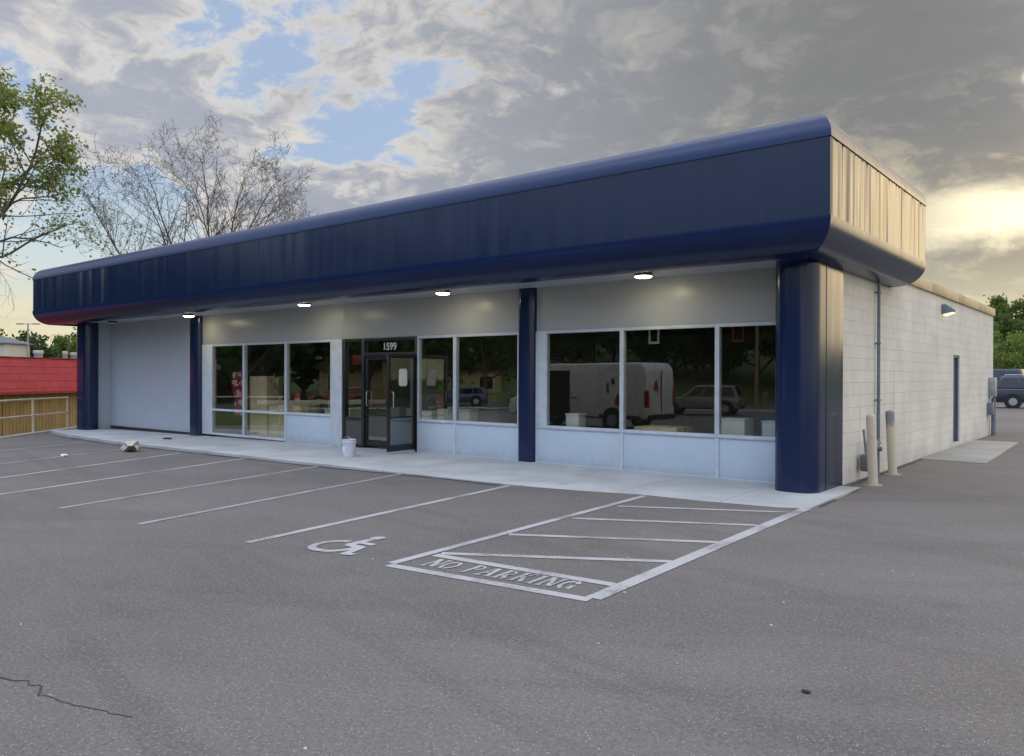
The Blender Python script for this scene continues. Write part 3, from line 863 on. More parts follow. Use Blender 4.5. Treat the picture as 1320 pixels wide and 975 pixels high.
# ------------------------------------------------------------------ lamps under the soffit
LG = 'lamps along the soffit'
names = ['lit soffit lamp over the three pane window nearest the corner pier', 'lit soffit lamp just right of the entrance doors',
         'lit soffit lamp over the window between the narrow grey pier and the cardboard', 'lit soffit lamp beside the top of the thin navy column by the blank wall',
         'unlit soffit lamp over the blank grey wall at the far end']
for i, (x, y) in enumerate(((-2.78,-.80), (-7.35,-.85), (-11.85,-.90), (-17.45,-.70), (-22.3,-.62))):
    t = thing('soffit_lamp', names[i], 'lamp', (x, y, ZS), 0, LG)
    MB().lathe([(.13,.0),(.145,-.02),(.150,-.062),(.140,-.066)], 24).build('housing', M['fixture'], t, smooth=40)
    MB().lathe([(.136,-.0665),(.134,-.076),(.10,-.087),(.02,-.090)], 24).build('lens', M['lens'] if i < 4 else M['lens_off'], t, smooth=60)
t = thing('wall_lamp', 'blue grey wedge shaped wall lamp glowing under the tan coping', 'lamp', (0, 8.2, 3.16))
MB().prism([(.0,.02),(0,.25),(.09,.25),(.25,.13),(.24,.07)], -.13, .13, 'xz').build('housing', M['grey_pipe'], t, bevel=.012)
MB().prism([(.03,.018),(.235,.062),(.245,.045),(.05,-.02)], -.11, .11, 'xz').build('lens', M['lens_wall'], t, bevel=.006)

# ------------------------------------------------------------------ utilities along the side wall
gm = thing('gas_meter', 'grey gas meter with a tall riser pipe on the block wall behind the bollards', 'gas meter', (0, 0, 0))
w = MB(); w.tube([(.06,2.5,.62),(.06,2.5,3.56)], .028, 10)
for zz in (1.3, 2.3, 3.2): w.box(.0, .095, 2.46, 2.54, zz, zz+.03)
w.build('riser_pipe', M['grey_pipe'], gm, smooth=40)
MB().box(.05, .21, 1.40, 1.62, .16, .44).build('meter_body', M['meter'], gm, bevel=.03, seg=3)
MB().lathe([(.0,0),(.07,0),(.07,.02),(.0,.025)], 16, (.21,1.51,.35), 'x').build('dial', M['lens_off'], gm, smooth=40)
MB().lathe([(.0,-.05),(.10,-.03),(.11,0),(.10,.03),(.04,.05),(.04,.10),(.0,.10)], 16, (.15,1.98,.50), 'x').build('regulator', M['meter'], gm, smooth=40)
w = MB(); w.tube([(.14,1.51,.46),(.14,1.51,.62),(.14,1.7,.64),(.14,1.98,.60),(.14,2.3,.58),(.06,2.5,.62)], .02, 8)
w.tube([(.14,1.44,.46),(.10,1.44,.85)], .02, 8); w.tube([(.14,2.2,.58),(.14,2.2,-.02)], .022, 8)
w.build('pipework', M['grey_pipe'], gm, smooth=40)
eb = thing('electrical_box', 'grey electrical meter box with conduit at the far corner of the block wall', 'electrical box', (0, 0, 0))
MB().box(.001, .17, 14.76, 15.16, 1.15, 1.72).build('cabinet', M['galv'], eb, bevel=.015)
w = MB(); w.tube([(.10,15.0,1.12),(.10,15.0,-.05)], .06, 10); w.build('conduit', M['grey_pipe'], eb, smooth=40)
MB().box(.001, .15, 14.5, 14.78, .62, .98).build('switch_box', M['grey_pipe'], eb, bevel=.01)
for (x, y, lx, ly, m, lab) in ((.37, .98, -.035, -.02, 'bollard', 'cream painted steel bollard nearest the navy corner pier'),
                               (.25, 2.70, -.05, -.03, 'bollard_grey', 'cream bollard with its top worn grey farther along the block wall')):
    t = thing('bollard', lab, 'bollard', (x, y, 0), 0, 'bollards by the block wall')
    t.rotation_euler = (-ly, lx, .4)
    MB().lathe([(.074,-.06),(.075,1.08),(.072,1.105),(.06,1.125),(.03,1.135),(.0,1.137)], 20).build('post', M[m], t, smooth=50)
    MB().lathe([(.15,-.05),(.14,.008),(.078,.016)], 16).build('footing', M['pad'], t, smooth=50)

# ------------------------------------------------------------------ small things in front
t = thing('paint_pail', 'pale grey plastic pail with a white label on the sidewalk by the doors', 'pail', (-9.32, -1.62, side_h(-9.32)))
MB().lathe([(.0,.0),(.122,0),(.128,.02),(.146,.345),(.150,.347),(.150,.36),(.140,.36),(.118,.03),(.0,.028)], 28).build('bucket', M['pail'], t, smooth=40)
MB().lathe([(.153,.29),(.156,.292),(.156,.312),(.153,.314)], 28).build('rim', M['pail'], t, smooth=40)
w = MB(); n = 8
vs = [(math.cos(R(200+80*k/n))*(.134+.004*z/.1), math.sin(R(200+80*k/n))*(.134+.004*z/.1)-.0, .10+z) for z in (0, .15) for k in range(n+1)]
w.add(vs, [(k, k+1, n+2+k, n+1+k) for k in range(n)]); w.build('paper_label', M['paper'], t)
w = MB(); w.tube([(.152*math.cos(a), .152*math.sin(a)*.35-.02*0, .30-.12*math.sin(a)) for a in [R(180+18*k) for k in range(11)]][::-1], .004, 6); w.build('wire_handle', M['steel'], t, smooth=60)
def lump(name, mat, r, seed, loc, sq=(1,1,.7), parent=None, sub=3):
    bm = bmesh.new(); bmesh.ops.create_icosphere(bm, subdivisions=sub, radius=r)
    rr = random.Random(seed)
    from mathutils import noise
    for v in bm.verts:
        d = noise.fractal(v.co/r*1.6+Vector((seed, seed*2, 0)), .9, 2., 4)
        v.co = v.co*(1+.38*d); v.co.x *= sq[0]; v.co.y *= sq[1]; v.co.z *= sq[2]
    me = bpy.data.meshes.new(name); bm.to_mesh(me); bm.free(); me.materials.append(mat)
    o = bpy.data.objects.new(name, me); COL.objects.link(o); o.location = loc
    if parent: o.parent = parent
    return o
rk = thing('broken_concrete', 'broken lump of pale concrete on the asphalt beside the kerb', 'rubble', (-15.1, -3.42, lot_h(-15.1,-3.4)))
lump('chunk', M['stone_white'], .17, 3, (0,0,.12), (1.1,.9,.85), rk); lump('chunk', M['stone_white'], .10, 5, (-.18,-.08,.06), (1.1,1,.8), rk); lump('chunk', M['deadleaf'], .11, 8, (.15,-.10,.06), (1,.9,.8), rk)
tag(lump('litter', M['paper'], .07, 4, (-15.0, -4.98, lot_h(-15,-5)+.03), (1.3,1,.5)), 'small crumpled white litter on a faded stall line', 'litter')
tag(lump('fallen_leaf', M['deadleaf'], .017, 9, (2.39, -8.11, .010), (1.5,.9,.35)), 'small dark dead leaf lying on the open asphalt', 'leaf')
tag(lump('rag', M['deadleaf'], .11, 12, (-17.4, -1.35, side_h(-17.4)+.02), (1.5,.8,.2)), 'dark rag on the sidewalk near the blank wall', 'rag')
def pebbles():
    for i in range(34):
        x, y = rng.uniform(-3, 6), rng.uniform(-10.8, -3)
        o = lump('pebble', M['stone_white'], rng.uniform(.004, .010), i, (x, y, lot_h(x, y)+.003), (1.3,1,.6), None, 1)
        tag(o, 'tiny pale pebble loose on the asphalt', 'pebble', 'loose pebbles on the asphalt')
pebbles()

# ------------------------------------------------------------------ goods inside the shop
def carton(x0, x1, y0, y1, h, lab, mat='card', z0=.03, name='carton', cat='box'):
    t = thing(name, lab, cat, ((x0+x1)/2, (y0+y1)/2, z0))
    a, b = (x1-x0)/2, (y1-y0)/2
    MB().box(-a, a, -b, b, 0, h).build('box', M[mat], t, bevel=.006)
    if mat == 'card': MB().box(-a-.002, a+.002, -.03, .03, h*.8, h+.003).build('tape', M['paper'] if h < .5 else M['wood'], t)
    else: MB().box(-a-.012, a+.012, -b-.012, b+.012, h+.001, h+.03).build('top', M[mat], t, bevel=.004)
    return t
carton(-15.72, -14.9, .14, .64, 1.66, 'tall narrow cardboard carton behind the second window from the left')
carton(-14.84, -14.42, .16, .80, .86, 'low cardboard carton next to the tall one behind the glass')
carton(-14.38, -13.42, .14, .75, .90, 'wide low cardboard carton behind the mullion of the left windows')
carton(-13.0, -12.0, .6, 1.1, .78, 'off white counter behind the third window from the left', 'white_in', name='counter', cat='counter')
carton(-9.35, -8.95, .45, .75, .85, 'cream box behind the glass right beside the open door', 'white_in', name='display_box')
carton(-8.72, -8.40, .4, .7, .91, 'cream upright box left of the mullion in the middle bay', 'white_in', name='display_box')
carton(-8.22, -7.75, .4, .7, .92, 'cream upright box behind the mullion in the middle bay', 'white_in', name='display_box')
carton(-3.62, -2.75, .35, 1.0, .77, 'low flat cardboard carton behind the middle pane near the corner', name='flat_carton')
carton(-1.93, -1.50, .35, .75, .95, 'white cabinet behind the pane next to the corner pier', 'white_in', name='cabinet', cat='cabinet')
carton(-1.22, -.88, .40, .80, .93, 'grey cabinet behind the glass touching the corner pier side', 'kick', name='cabinet', cat='cabinet')
carton(-5.15, -4.85, .35, .6, .93, 'small cream box behind the left pane near the thin column', 'white_in', name='display_box')
# chair back wires behind the third window
t = thing('wire_chair', 'thin white wire chair back behind the third window from the left', 'chair', (-13.05, .9, .03))
w = MB(); w.tube([(-.18,0,0),(-.16,0,1.0),(-.10,0,1.26),(0,0,1.33),(.10,0,1.26),(.16,0,1.0),(.18,0,0)], .014, 6); w.build('back_frame', M['paper'], t, smooth=60)
w = MB(); w.box(-.19,.19,.02,.42,.44,.47); w.build('seat', M['white_in'], t, bevel=.01)
for x in (-.17, .17): MB().tube([(x,.4,0),(x,.4,.44)], .012, 6).build('leg', M['paper'], t)
# red and white hanging banner behind the leftmost pane
t = thing('hanging_banner', 'red and white cloth banner hanging behind the leftmost window', 'banner', (-16.95, .55, .55))
mb = MB(); nx, nz = 10, 22
for j in range(nz+1):
    for i in range(nx+1):
        u, v_ = i/nx, j/nz
        ww = .30+.22*math.sin(v_*3.1)+.05*math.sin(11*v_)
        mb.v.append(((u-.5)*ww*1.35+.05*math.sin(5*v_), .05*math.sin(9*u+4*v_), v_*1.25))
for j in range(nz):
    for i in range(nx):
        a = j*(nx+1)+i
        mb.f.append((a, a+1, a+nx+2, a+nx+1)); mb.mi.append(1 if (math.sin(i*1.9+j*.55)+math.sin(j*1.3) > .35) else 0)
mb.build('cloth', [M['redcloth'], M['whitecloth']], t, smooth=180)
MB().tube([(-.4,0,1.27),(.4,0,1.27)], .012, 6).build('rod', M['steel'], t)
t = thing('window_sign', 'dull red lettered sign hung behind the sidelight by the doors', 'sign', (-11.05, .12, 1.98))
MB().box(-.26, .26, -.02, .02, 0, .24).build('panel', M['red_sign'], t, bevel=.006)
for x in (-.2, .2): MB().tube([(x,0,.24),(x,0,.95)], .003, 5).build('hanging_wire', M['steel'], t)
for x, m, lab in ((-3.32, 'white_in', 'small white hanging aisle sign at the top of the middle corner pane'), (-1.70, 'red_sign', 'small red hanging sign at the top of the pane beside the pier')):
    t = thing('hanging_sign', lab, 'sign', (x, .55, 2.32))
    w = MB(); w.box(-.11,-.07,-.01,.01,0,.3); w.box(.07,.11,-.01,.01,0,.3); w.box(-.07,.07,-.01,.01,.0,.04); w.build('panel', M[m], t)
    MB().tube([(0,0,.3),(0,0,.62)], .004, 5).build('hanging_wire', M['steel'], t)

# ------------------------------------------------------------------ placement helper: a bearing and a distance from the photographer
def at(px, depth):
    v = Rm @ Vector(((px-660)/F, 1, 0)); v.z = 0
    return (CX + v.x*depth, CY + v.y*depth)

# ------------------------------------------------------------------ neighbour building with red mansard, guard rail
nb = thing('neighbour_building', 'low building with red shingled mansard roof and tan vertical siding beyond the lot edge', 'building', (-31.1, -.9, 0), R(122.7))
MB().box(-6, 17, 0, 9, -2.9, 1.06).build('wall', M['siding'], nb)
MB().prism([(-.42, .93), (-.42, 1.03), (.42, 2.36), (.55, 2.40), (.8, 2.40), (.8, .93)], -6.3, 17.3, 'yz').build('roof', M['redroof'], nb)
MB().box(-6.2, 17.2, .801, 9.2, 2.0, 2.25).build('flat_roof', M['roof'], nb)
MB().box(-6.3, 17.3, .44, .86, 2.402, 2.44).build('roof_cap', M['redroof'], nb)
for x in (-2.2, .1, 2.35, 4.6, 6.9): MB().box(x-.012, x+.012, -.02, -.001, -2.9, .92).build('batten', M['siding'], nb)
def vent(x, y, h, w_, lab):
    t = thing('roof_ventilator', lab, 'ventilator', tuple(nb.matrix_basis @ Vector((x, y, 2.25))), R(122.7), 'ventilators on the red roofed building')
    MB().box(-w_*.4, w_*.4, -w_*.4, w_*.4, 0, h*.7).build('curb', M['galv'], t)
    MB().box(-w_/2, w_/2, -w_/2, w_/2, h*.7, h).build('hood', M['whitehouse'], t, bevel=.02)
bpy.context.view_layer.update()
vent(3.7, 1.2, .52, .30, 'pale square hooded ventilator, leftmost on the red roof'); vent(5.45, 1.2, .54, .18, 'pale ventilator in the middle of the red roof'); vent(6.05, 1.2, .50, .22, 'pale ventilator on the red roof closest to the navy pier')
gr = thing('guard_rail', 'tan two bar pipe guard rail at the asphalt edge before the tan siding', 'railing', (-23.2, -3.6, -.22), math.atan2(3.3, -3.1))
w = MB(); w.tube([(-2.6,0,1.12),(1.2,0,1.135),(4.4,0,1.12)], .03, 8); w.build('top_bar', M['rail'], gr, smooth=40)
w = MB(); w.tube([(-2.6,0,.60),(1.2,0,.605),(4.4,0,.60)], .028, 8); w.build('middle_bar', M['rail'], gr, smooth=40)
for x in (-2.2, 2.05, 4.4): w = MB(); w.tube([(x,.0,-.05),(x-.03,0,1.12)], .036, 8); w.build('post', M['rail'], gr, smooth=40)
k = MB().box(-3.0, 5.6, -.10, .22, -.2, .035).build('kerb', M['pad'], None, bevel=.02, loc=(-23.2, -3.6, -.22), rot=(0,0,math.atan2(3.3,-3.1)))
tag(k, kind='structure', label='tan concrete kerb under the guard rail')

# ------------------------------------------------------------------ houses and street light in the distance
def house(name, label, loc, rz, w_, d_, h, rh, wall, roofm, hip=True, wins=(), cat='house'):
    t = thing(name, label, cat, loc, rz)
    MB().box(-w_/2, w_/2, -d_/2, d_/2, -1, h).build('wall', wall, t)
    e = .35; a, b = w_/2+e, d_/2+e
    if hip:
        r = max(a-b, .3)
        vs = [(-a,-b,h),(a,-b,h),(a,b,h),(-a,b,h),(-a,-b,h-.15),(a,-b,h-.15),(a,b,h-.15),(-a,b,h-.15),(-r,0,h+rh),(r,0,h+rh)]
        fs = [(0,1,9,8),(1,2,9),(2,3,8,9),(3,0,8),(4,5,1,0),(5,6,2,1),(6,7,3,2),(7,4,0,3),(7,6,5,4)]
    else:
        vs = [(-a,-b,h),(a,-b,h),(a,b,h),(-a,b,h),(0,-b,h+rh),(0,b,h+rh),(-a,-b,h-.15),(a,-b,h-.15),(a,b,h-.15),(-a,b,h-.15)]
        fs = [(0,4,5,3),(1,2,5,4),(0,1,4),(3,5,2),(6,7,1,0),(7,8,2,1),(8,9,3,2),(9,6,0,3),(9,8,7,6)]
    MB().add(vs, fs).build('roof', roofm, t)
    if not hip:   # gable walls
        g_ = MB()
        for s in (-1, 1): g_.prism([(-w_/2, h-.02), (w_/2, h-.02), (0, h+rh-.12)], s*d_/2-.05*(s>0), s*d_/2+.05*(s<0), 'xz')
        g_.build('gable', wall, t)
    for (x, z, ww, hh) in wins:
        f = MB().box(x-ww/2-.08, x+ww/2+.08, -d_/2-.06, -d_/2+.02, z-hh/2-.08, z+hh/2+.08).build('window', M['whitehouse'], t)
        MB().box(x-ww/2, x+ww/2, -d_/2-.075, -d_/2-.061, z-hh/2, z+hh/2).build('pane', M['carglass'], f)
    return t
p = at(-6, 118); house('house', 'white two storey house with grey hip roof showing above the red roof', (p[0], p[1], -2.2), YAW, 6.6, 6, 8.5, 1.3, M['whitehouse'], M['shingle'], True, [(-1.2, 7.5, .9, 1.0), (1.5, 7.5, 1.5, 1.0)])
p = at(26, 112); t = house('bungalow', 'low cream building beside the white house above the red roof', (p[0]-4, p[1]+6, -2), YAW, 7, 6, 4.2, .9, M['stucco'], M['shingle'], True, [(1., 3., 1., 1.)])
p = at(36, 92)
t = thing('street_light', 'tall grey street light with two arms beyond the red roof', 'street light', (p[0], p[1], -2.3), YAW)
MB().tube([(0,0,0),(0,0,9.9)], [.14,.08], 8).build('pole', M['galv'], t, smooth=40)
MB().tube([(-.6,0,9.85),(.6,0,9.85)], .05, 6).build('arm', M['galv'], t)
for s in (-1, 1): MB().box(s*.95-.38, s*.95+.38, -.18, .18, 9.78, 9.92).build('lamp_head', M['galv'], t, bevel=.03)

# ------------------------------------------------------------------ vehicles
def wheel(parent, x, y, r, wd):
    w = MB().lathe([(r*.55,-wd/2),(r*.95,-wd/2),(r,-wd*.35),(r,wd*.35),(r*.95,wd/2),(r*.55,wd/2)], 24, (x, y, r), 'y').build('wheel', M['rubber'], parent, smooth=40)
    MB().lathe([(.02,-wd/2-.004),(r*.56,-wd/2-.004),(r*.60,-wd/2+.012),(r*.60,wd/2-.012),(r*.56,wd/2+.004),(.02,wd/2+.004)], 16, (x, y, r), 'y').build('rim', M['hub'], w, smooth=40)
def quadpanel(mb, pts, n, off=.006, th=.008):
    pts = [Vector(p) for p in pts]; n = Vector(n).normalized()
    a = [p + n*off for p in pts]; b = [p + n*(off+th) for p in pts]; k = len(pts)
    mb.add(a+b, [tuple(range(k-1,-1,-1)), tuple(range(k,2*k))]+[(i,(i+1)%k,k+(i+1)%k,k+i) for i in range(k)])
def vehicle(name, label, cat, loc, rz, paint, L=4.8, Wd=1.9, H=1.75, belt=1.05, hood=.98, cab=(-2.3,.95), top=(-2.0,.25), wr=.37, wb=(-1.42,1.45), group=None, rack=False):
    t = thing(name, label, cat, loc, rz, group)
    hw = Wd/2; f = L/2
    prof = [(-f+.08,.34),(-f,.55),(-f+.02,belt-.12),(-f+.10,belt)]+[(cab[1],belt),(f-.35,hood),(f-.06,hood-.18),(f,.55),(f-.08,.34)]
    MB().prism(prof, -hw, hw, 'xz').build('body', paint, t, bevel=.07, seg=3)
    bw, tw = hw-.06, hw-.22
    z0, z1 = belt-.02, H
    vs = [(cab[0],-bw,z0),(cab[1],-bw,z0),(cab[1],bw,z0),(cab[0],bw,z0),(top[0],-tw,z1),(top[1],-tw,z1),(top[1],tw,z1),(top[0],tw,z1)]
    MB().add(vs, [(0,3,2,1),(4,5,6,7),(0,1,5,4),(1,2,6,5),(2,3,7,6),(3,0,4,7)]).build('cabin', paint, t, bevel=.06, seg=3)
    def lerp(a, b, u): return tuple(a[i]+(b[i]-a[i])*u for i in range(3))
    for s in (-1, 1):
        A, B, C_, D_ = (cab[0],s*bw,z0),(cab[1],s*bw,z0),(top[1],s*tw,z1),(top[0],s*tw,z1)
        nrm = (0, s*(z1-z0), bw-tw)
        for u0, u1 in ((.06,.34),(.37,.66),(.69,.93)):
            lo0, lo1, hi0, hi1 = lerp(A,B,u0), lerp(A,B,u1), lerp(D_,C_,u0), lerp(D_,C_,u1)
            m = MB(); quadpanel(m, [lerp(lo0,hi0,.12), lerp(lo1,hi1,.12), lerp(lo1,hi1,.86), lerp(lo0,hi0,.86)], nrm)
            m.build('side_window', M['carglass'], t)
        MB().box(-f+.45, f-.5, s*hw-.012 if s>0 else -hw-.006, s*hw+.006 if s>0 else -hw+.012, .34, .42).build('sill', M['rubber'], t)
        MB().box(cab[1]-.28, cab[1]-.12, s*(hw+.02)-(.0 if s>0 else .16), s*(hw+.02)+(.16 if s>0 else 0), belt-.02, belt+.13).build('mirror', paint, t, bevel=.03)
        for x in wb:
            MB().lathe([(.02,-.02),(wr+.07,-.02),(wr+.07,.02),(.02,.02)], 24, (x, s*(hw-.012), wr+.02), 'y').build('wheel_arch', M['rubber'], t, smooth=40)
            wheel(t, x, s*(hw-.09), wr, .23)
        MB().box(f-.16, f+.008, s*.62-.2, s*.62+.2, hood-.32, hood-.16).build('headlight', M['headlamp'], t, bevel=.02)
        MB().box(-f-.008, -f+.10, s*.80-.1, s*.80+.1, belt-.40, belt-.06).build('tail_light', M['taillamp'], t, bevel=.02)
    for (xb, xt, sg) in ((cab[1], top[1], 1), (cab[0], top[0], -1)):
        m = MB(); P = [(xb,-bw,z0),(xb,bw,z0),(xt,tw,z1),(xt,-tw,z1)]
        ins = [lerp(lerp(P[0],P[3],.14),lerp(P[1],P[2],.14),.08), lerp(lerp(P[0],P[3],.14),lerp(P[1],P[2],.14),.92), lerp(lerp(P[0],P[3],.88),lerp(P[1],P[2],.88),.90), lerp(lerp(P[0],P[3],.88),lerp(P[1],P[2],.88),.10)]
        quadpanel(m, ins, (sg*(z1-z0), 0, abs(xb-xt)))
        m.build('windscreen' if sg > 0 else 'rear_window', M['carglass'], t)
    MB().box(f-.03, f+.03, -hw+.12, hw-.12, .36, .58).build('bumper', M['rubber'], t, bevel=.02)
    MB().box(-f-.03, -f+.03, -hw+.12, hw-.12, .36, .58).build('bumper', M['rubber'], t, bevel=.02)
    if rack:
        m = MB()
        for s in (-1, 1): m.tube([(top[0]+.15,s*(tw-.08),z1-.02),(top[0]+.2,s*(tw-.08),z1+.07),(top[1]-.2,s*(tw-.08),z1+.07),(top[1]-.1,s*(tw-.08),z1-.02)], .022, 6)
        m.build('roof_rack', M['steel'], t)
    return t
p = at(1345, 44.5); vehicle('parked_suv', 'dark navy sport utility vehicle parked behind the far corner of the store', 'car', (p[0], p[1], 0), R(6), M['car_navy'], 4.9, 1.95, 1.80, 1.10, 1.02, rack=True)
p = at(1278, 56); vehicle('parked_pickup', 'dark blue vehicle with pale roof edge parked behind the navy one', 'car', (p[0], p[1], .35), R(170), M['car_navy'], 5.2, 2.0, 1.95, 1.2, 1.1, wr=.4)
p = at(1330, 60); vehicle('parked_sedan', 'pale rose coloured car parked at the back right under the green hill', 'car', (p[0], p[1], .45), R(95), M['car_pink'], 4.5, 1.8, 1.5, .92, .88)
# across the lot, seen in the shop windows
vehicle('parked_hatchback', 'silver car parked beyond the white van', 'car', (-15.3, -27.5, lot_h(-15,-27)), R(165), M['car_silver'], 4.4, 1.8, 1.6, .98, .92, cab=(-2.1,.9), top=(-1.8,.2))
RZ = -.60
vehicle('passing_sedan', 'blue car on the road across the lot, by the beige house', 'car', (-38.0, -32.6, RZ), R(140), M['car_blue'], 4.5, 1.8, 1.45, .92, .85)
vehicle('passing_sedan', 'dark car on the road across the lot, near the tree trunk', 'car', (-33.6, -36.9, RZ), R(140), M['car_navy'], 4.5, 1.8, 1.45, .92, .85)
vehicle('passing_sedan', 'red car on the road across the lot, behind the blue one', 'car', (-44., -26., RZ), R(130), M['car_red'], 4.5, 1.8, 1.45, .92, .85)
def van():
    dx, dy = -5.9, -.15
    t = thing('cargo_van', 'white cargo van with open sliding door and red emblems, mirrored in the shop window', 'van', (-12.75, -12.55, lot_h(-12.5,-13.1)-.03), math.atan2(dy, dx))
    P = M['van_white']; hw = .98; k = .9
    prof = [(-3.1,.42),(-3.15,.62),(-3.1,2.15),(-2.92,2.40),(1.2,2.38),(1.7,2.2),(2.35,1.30),(2.95,1.08),(3.1,.8),(3.1,.42)]
    MB().prism(prof, -hw, hw, 'xz').build('body', P, t, bevel=.09, seg=3)
    y = -hw
    MB().box(.10, 1.45, y-.012, y+.02, .50, 2.12).build('dark_opening_panel', M['black'], t)  # black panel over the closed side, paints the shade inside the open van
    dr = MB().box(-1.2, .06, y-.085, y-.03, .48, 2.14).build('sliding_door', P, t, bevel=.02)
    MB().box(-.25, -.02, y-.10, y-.084, 1.12, 1.17).build('handle', M['black'], dr)
    MB().box(-2.9, 2.7, y-.01, y+.02, .44, .56).build('sill', M['rubber'], t)
    m = MB(); m.prism([(1.56,1.32),(2.22,1.32),(1.86,1.92),(1.56,2.0)], y-.012, y-.002, 'xz'); m.build('side_window', M['carglass'], t)
    m = MB(); quadpanel(m, [(2.31,-.8,1.38),(2.31,.8,1.38),(1.80,.72,2.1),(1.80,-.72,2.1)], (.9,0,.45)); m.build('windscreen', M['carglass'], t)
    def drop(cx, cz, r, face='side'):
        pts = [(cx+r*math.cos(R(a)), cz+r*math.sin(R(a))) for a in range(150, 391, 20)]+[(cx, cz+r*2.1)]
        return pts
    m = MB(); m.prism(drop(-2.0,1.02,.15), y-.008, y-.001, 'xz'); m.prism([(-1.62,1.35),(-1.52,1.35),(-1.50,1.70),(-1.60,1.70)], y-.008, y-.001, 'xz'); m.build('red_emblem', M['redcloth'], t)
    m = MB(); m.prism([(-2.22,1.42),(-2.12,1.42),(-2.06,1.86),(-2.16,1.86)], y-.008, y-.001, 'xz'); m.prism([(-1.86,1.66),(-1.74,1.66),(-1.72,1.84),(-1.82,1.84)], y-.008, y-.001, 'xz'); m.build('dark_emblem', M['ink'], t)
    m = MB(); m.prism(drop(-.35,1.55,.13), -3.155, -3.135, 'yz'); m.build('red_emblem', M['redcloth'], t)
    MB().box(-3.162, -3.14, -.012, .012, .6, 2.15).build('door_seam', M['black'], t)
    for s in (-1, 1):
        MB().box(-3.17, -3.0, s*.91-.07, s*.91+.07, .85, 1.45).build('tail_light', M['taillamp'], t, bevel=.02)
        MB().box(2.95, 3.12, s*.7-.18, s*.7+.18, .85, 1.05).build('headlight', M['headlamp'], t, bevel=.02)
        MB().box(2.05, 2.2, s*1.08-.12, s*1.08+.12, 1.25, 1.6).build('mirror', M['black'], t, bevel=.03)
        for x in (-1.75, 2.15):
            MB().lathe([(.02,-.02),(.43,-.02),(.43,.02),(.02,.02)], 24, (x, s*(hw-.012), .40), 'y').build('wheel_arch', M['rubber'], t, smooth=40)
            wheel(t, x, s*(hw-.10), .36, .24)
    MB().box(-3.22, -3.1, -.9, .9, .42, .60).build('bumper', M['rubber'], t, bevel=.02)
van()

# ------------------------------------------------------------------ the far side of the road (it shows in the shop glass)
def ringroad(name, s0, s1, z, mat, label):
    vs = []; fs = []; n = 60
    for k in range(n+1):
        a = R(175 + 125*k/n)
        for s in (s0, s1): vs.append((-5+s*math.cos(a), s*math.sin(a), z))
    for k in range(n): fs.append((2*k, 2*k+1, 2*k+3, 2*k+2))
    o = MB().add(vs, fs).build(name, mat); tag(o, kind='structure', label=label)
ringroad('road', 43.5, 52, -.585, M['road_asphalt'], 'grey road across the lot')
ringroad('roadside_path', 41.2, 42.8, -.58, M['sidewalk'], 'pale path along the near side of the road')
def barrel(x, y, lab, src=None):
    if src is None:
        t = thing('traffic_barrel', lab, 'traffic barrel', (x, y, -.585), 0, 'orange traffic barrels along the road')
        MB().lathe([(.34,0),(.34,.08),(.27,.09),(.25,.35),(.245,.36),(.235,.62),(.23,.63),(.22,.90),(.18,.97),(0,.98)], 20).build('drum', M['orange'], t, smooth=30)
        for z0, r0 in ((.20,.268),(.48,.247)): MB().lathe([(r0,z0),(r0+.002,z0+.005),(r0-.008,z0+.13),(r0-.012,z0+.135)], 20).build('band', M['reflective'], t, smooth=30)
        MB().box(-.1,.1,-.02,.02,.98,1.06).build('handle', M['orange'], t)
        return t
    t = copy_tree(src); t.location = (x, y, -.585); t['label'] = lab; return t
b0 = barrel(-24.2, -43.5, 'orange traffic barrel mirrored right of the white van')
for x, y, lab in ((-33.5,-26.,'orange traffic barrel mirrored in the pane beside the open door'), (-28.,-31.5,'orange traffic barrel mirrored against the thin column'),
                  (-45.4,-23.2,'orange traffic barrel mirrored in the third window from the left'), (-47.,-20.0,'orange traffic barrel mirrored above the low cartons'), (-48.6,-17.2,'orange traffic barrel mirrored in the leftmost pane')):
    barrel(x, y, lab, b0)
house('house', 'beige gabled house across the road', (-54., -50., -.6), R(140), 9, 8, 3.0, 2.6, M['stucco'], M['dark_shingle'], False, [(-3,1.6,1.4,1.3),(2.5,1.6,1.4,1.3)])
house('house', 'beige house with steep gable mirrored in the entrance door', (-53., -35.5, -.6), R(128), 7, 8, 3.0, 3.2, M['stucco'], M['dark_shingle'], False, [(2.2,1.7,1.2,1.3)])
t = thing('brick_building', 'low brick building across the road, mirrored above the cartons', 'building', (-70., -30., -.6), R(118))
MB().box(-6, 6, -5, 5, -1, 3.0).build('wall', M['brick'], t); MB().box(-6.2, 6.2, -5.2, 5.2, 3.002, 3.25).build('roof', M['galv'], t)
for x in (-3.5, 0, 3.5): MB().box(x-.9, x+.9, 5.0, 5.06, .6, 2.2).build('window', M['carglass'], t)
def wpost(x, y, lean, lab):
    t = thing('guard_post', lab, 'post', (x, y, -.6), 0, 'tan posts on the far verge')
    MB().tube([(0,0,-.2),(lean,0,1.25)], .16, 10).build('post', M['wood'], t, smooth=40); t.rotation_euler = (0, 0, .3)
wpost(-22.6, -44.5, 0, 'tan wooden post mirrored beside the orange barrel'); wpost(-17.8, -42.5, .25, 'leaning tan wooden post mirrored near the navy corner pier'); wpost(-25.6, -43.2, 0, 'tan wooden post mirrored left of the orange barrel')
t = thing('guardrail', 'pale low guardrail mirrored in the entrance door', 'guardrail', (-37.5, -19.4, -.6), R(124))
MB().box(-4, 4, -.05, .05, .45, .75).build('rail', M['whitehouse'], t, bevel=.03)
for x in (-3.5, -1.2, 1.2, 3.5): MB().box(x-.06, x+.06, .051, .15, -.1, .7).build('post', M['wood'], t)

